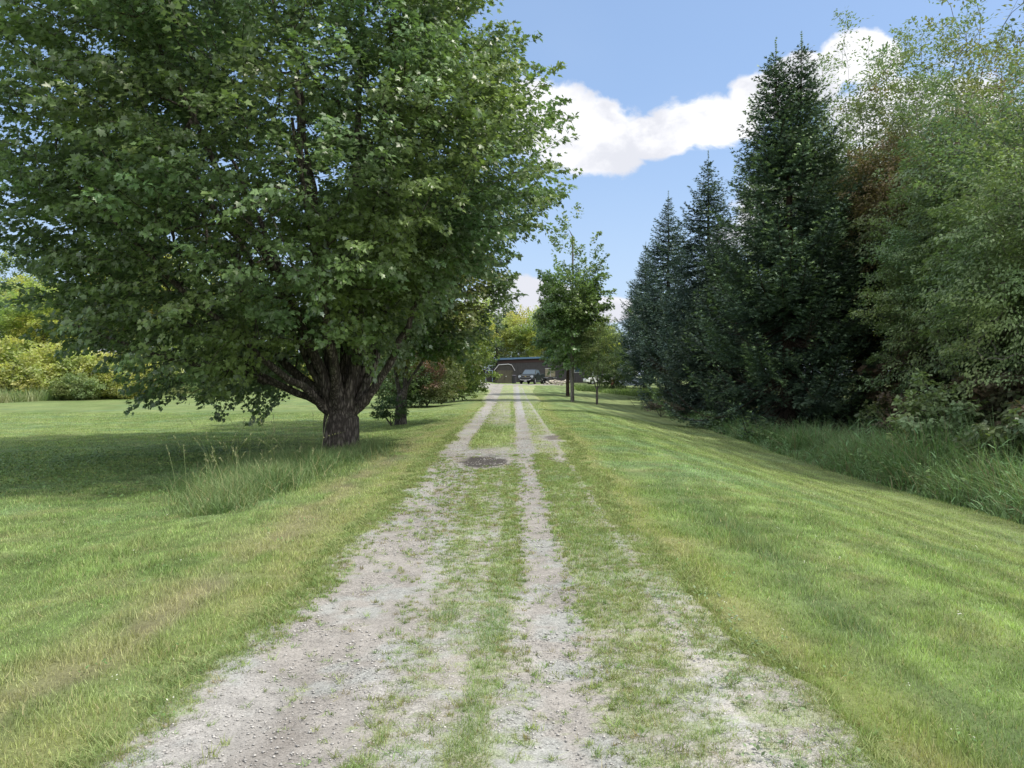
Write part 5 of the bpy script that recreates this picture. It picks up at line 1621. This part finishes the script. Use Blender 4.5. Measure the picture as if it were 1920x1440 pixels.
for sx_ in (-1, 1):
    for yy_ in (-0.62, 0.62):
        wq = MB().torus((sx_ * 0.46, yy_, 0.30), 0.19, 0.11, 'X', 20, 8, 1.1).build('wheel', M_RUBBER, qb, smooth=True)
        MB().cyl((sx_ * 0.50, yy_, 0.30), 0.11, 0.10, 'X', 14).build('rim', M_RIM, wq)

# heap of cut wood
rw = np.random.RandomState(9)
lb_ = ['leaning over the right end', 'lowest at the front', 'sticking out to the left', 'on top of the heap', 'crossing the middle', 'half under the others', 'nearest the quad bike', 'rolled off to the right',
       'pointing at the camera', 'thickest of the heap', 'at the back of the heap', 'tilted up at the right']
for i in range(12):
    x_ = 4.2 + 0.22 * i + rw.uniform(-0.2, 0.2); y_ = 91.6 + rw.uniform(-0.7, 0.7)
    lg = MB(); L_ = rw.uniform(0.7, 1.5); r_ = rw.uniform(0.05, 0.10) + (0.04 if i == 9 else 0)
    lg.cyl((0, 0, 0), r_, L_, 'X', 12, r_ * 0.85)
    g_ = lg.build('cut_log', M_CUT, None, (x_, y_, ground_at(x_, y_) + 0.10 + 0.13 * (i % 4)), rw.uniform(-1.4, 1.4))
    g_.rotation_euler[1] = rw.uniform(-0.45, 0.45)
    tag(g_, 'pale cut log %s, wood heap beside pickup' % lb_[i], 'log', 'logs in the wood heap')

# white car under the trees
wc = empty('white_car', (9.7, 99.5, ground_at(9.7, 99.5)), R(-82))
tag(wc, 'white car parked sideways behind the young trees right of the pickup', 'car')
cp = [(0.0, 0.35), (-0.02, 0.62), (0.10, 0.80), (1.10, 0.95), (1.75, 1.38), (2.10, 1.46), (3.10, 1.45), (3.60, 1.25), (4.25, 1.00), (4.40, 0.85), (4.40, 0.40), (3.85, 0.32), (3.75, 0.58), (3.48, 0.68), (3.20, 0.58), (3.12, 0.30), (1.22, 0.30), (1.14, 0.58), (0.87, 0.68), (0.60, 0.58), (0.50, 0.32)]
bb = MB().prism(cp, -0.86, 0.86, 'X').build('body', M_WHITE, wc)
bv = bb.modifiers.new('bevel', 'BEVEL'); bv.width = 0.06; bv.segments = 3; bv.limit_method = 'ANGLE'; bv.angle_limit = R(30)
for s_ in (-1, 1):
    for (ya, yb, yc, yd) in ((1.35, 2.25, 2.25, 1.85), (2.35, 3.45, 3.10, 2.35)):
        MB().prism([(ya, 0.98), (yb, 0.98), (yc, 1.36), (yd, 1.36)], s_ * 0.862, s_ * 0.872, 'X').build('window', M_GLASS, wc)
    for yw in (0.87, 3.48):
        wh = MB().torus((s_ * 0.80, yw, 0.32), 0.24, 0.08, 'X', 24, 8, 1.2).build('wheel', M_RUBBER, wc, smooth=True)
        MB().cyl((s_ * 0.85, yw, 0.32), 0.18, 0.05, 'X', 18).build('rim', M_RIM, wh)
    MB().box((s_ * 0.62, -0.03, 0.68), (0.32, 0.08, 0.12), 0.02).build('headlight', M_LAMP, wc)
quadplate('windscreen', [(-0.70, 1.16, 1.00), (0.70, 1.16, 1.00), (0.66, 1.72, 1.38), (-0.66, 1.72, 1.38)], M_GLASS, wc, 0.015)

# white camper further right
ca = empty('camper_trailer', (14.9, 106.0, ground_at(14.9, 106)), R(4))
tag(ca, 'white camper trailer glimpsed between the small tree and the spruces', 'camper')
cpp = [(-3.0, 0.6), (-3.15, 1.4), (-2.7, 2.7), (2.8, 2.75), (3.1, 2.2), (3.1, 0.6)]
bb = MB().prism(cpp, 0, 2.3, 'Y').build('body', M_WHITE, ca)
bv = bb.modifiers.new('bevel', 'BEVEL'); bv.width = 0.12; bv.segments = 3; bv.limit_method = 'ANGLE'; bv.angle_limit = R(20)
for xx in (-2.0, 0.2, 2.1):
    w_ = MB().box((xx, -0.02, 1.85), (0.95, 0.06, 0.55), 0.02).build('window', M_BLACK, ca)
    MB().box((xx, -0.055, 1.85), (0.82, 0.02, 0.43)).build('pane', M_GLASS, w_)
dd = MB().box((1.15, -0.02, 1.45), (0.62, 0.05, 1.65), 0.02).build('door', M_TRIM, ca)
MB().box((0.92, -0.06, 1.4), (0.05, 0.04, 0.14)).build('handle', M_METAL, dd)
for xx in (-0.4, 0.4):
    wh = MB().torus((xx, 0.1, 0.33), 0.24, 0.09, 'Y', 24, 8, 1.0).build('wheel', M_RUBBER, ca, smooth=True)
    MB().cyl((xx, 0.02, 0.33), 0.16, 0.1, 'Y', 16).build('rim', M_RIM, wh)
MB().tube([(-3.0, 0.8, 0.55), (-4.2, 1.15, 0.5), (-3.0, 1.5, 0.55)], 0.05).build('drawbar', M_METAL, ca)

# corrugated panels leaning in a row below the spruces
fx = [13.0, 13.95, 14.9, 15.85]
nm_ = ['left-end', 'second', 'third', 'right-end']
for i, x_ in enumerate(fx):
    y_ = 90.5 + 0.25 * i
    cpn = MB(); k_ = 28
    top = []; bot = []
    for q in range(k_ + 1):
        u = q / k_ * 0.93 - 0.465
        yo = 0.022 * math.sin(q * math.pi / 2)
        bot.append((u, yo, -0.15)); top.append((u, yo, 0.95 - 0.02 * i))
    vb = [cpn.bm.verts.new(p) for p in bot]; vt = [cpn.bm.verts.new(p) for p in top]
    vb2 = [cpn.bm.verts.new((p[0], p[1] + 0.012, p[2])) for p in bot]; vt2 = [cpn.bm.verts.new((p[0], p[1] + 0.012, p[2])) for p in top]
    for q in range(k_):
        cpn.bm.faces.new((vb[q], vb[q + 1], vt[q + 1], vt[q])); cpn.bm.faces.new((vb2[q + 1], vb2[q], vt2[q], vt2[q + 1])); cpn.bm.faces.new((vt[q], vt[q + 1], vt2[q + 1], vt2[q]))
    g_ = cpn.build('corrugated_panel', M_CORR, None, (x_, y_, ground_at(x_, y_)), 0.06 * (i % 2))
    tag(g_, 'pale blue corrugated metal sheet, %s one of the row under the spruces' % nm_[i], 'metal sheet', 'corrugated sheets under the spruces')
rb = empty('red_barrel', (12.2, 90.5, ground_at(12.2, 90.5)))
tag(rb, 'small red barrel just left of the pale blue metal sheets', 'barrel')
MB().cyl((0, 0, 0.3), 0.17, 0.6, 'Z', 20).build('body', M_RED, rb)
MB().cyl((0, 0, 0.61), 0.18, 0.03, 'Z', 20).build('lid', M_RED, rb)
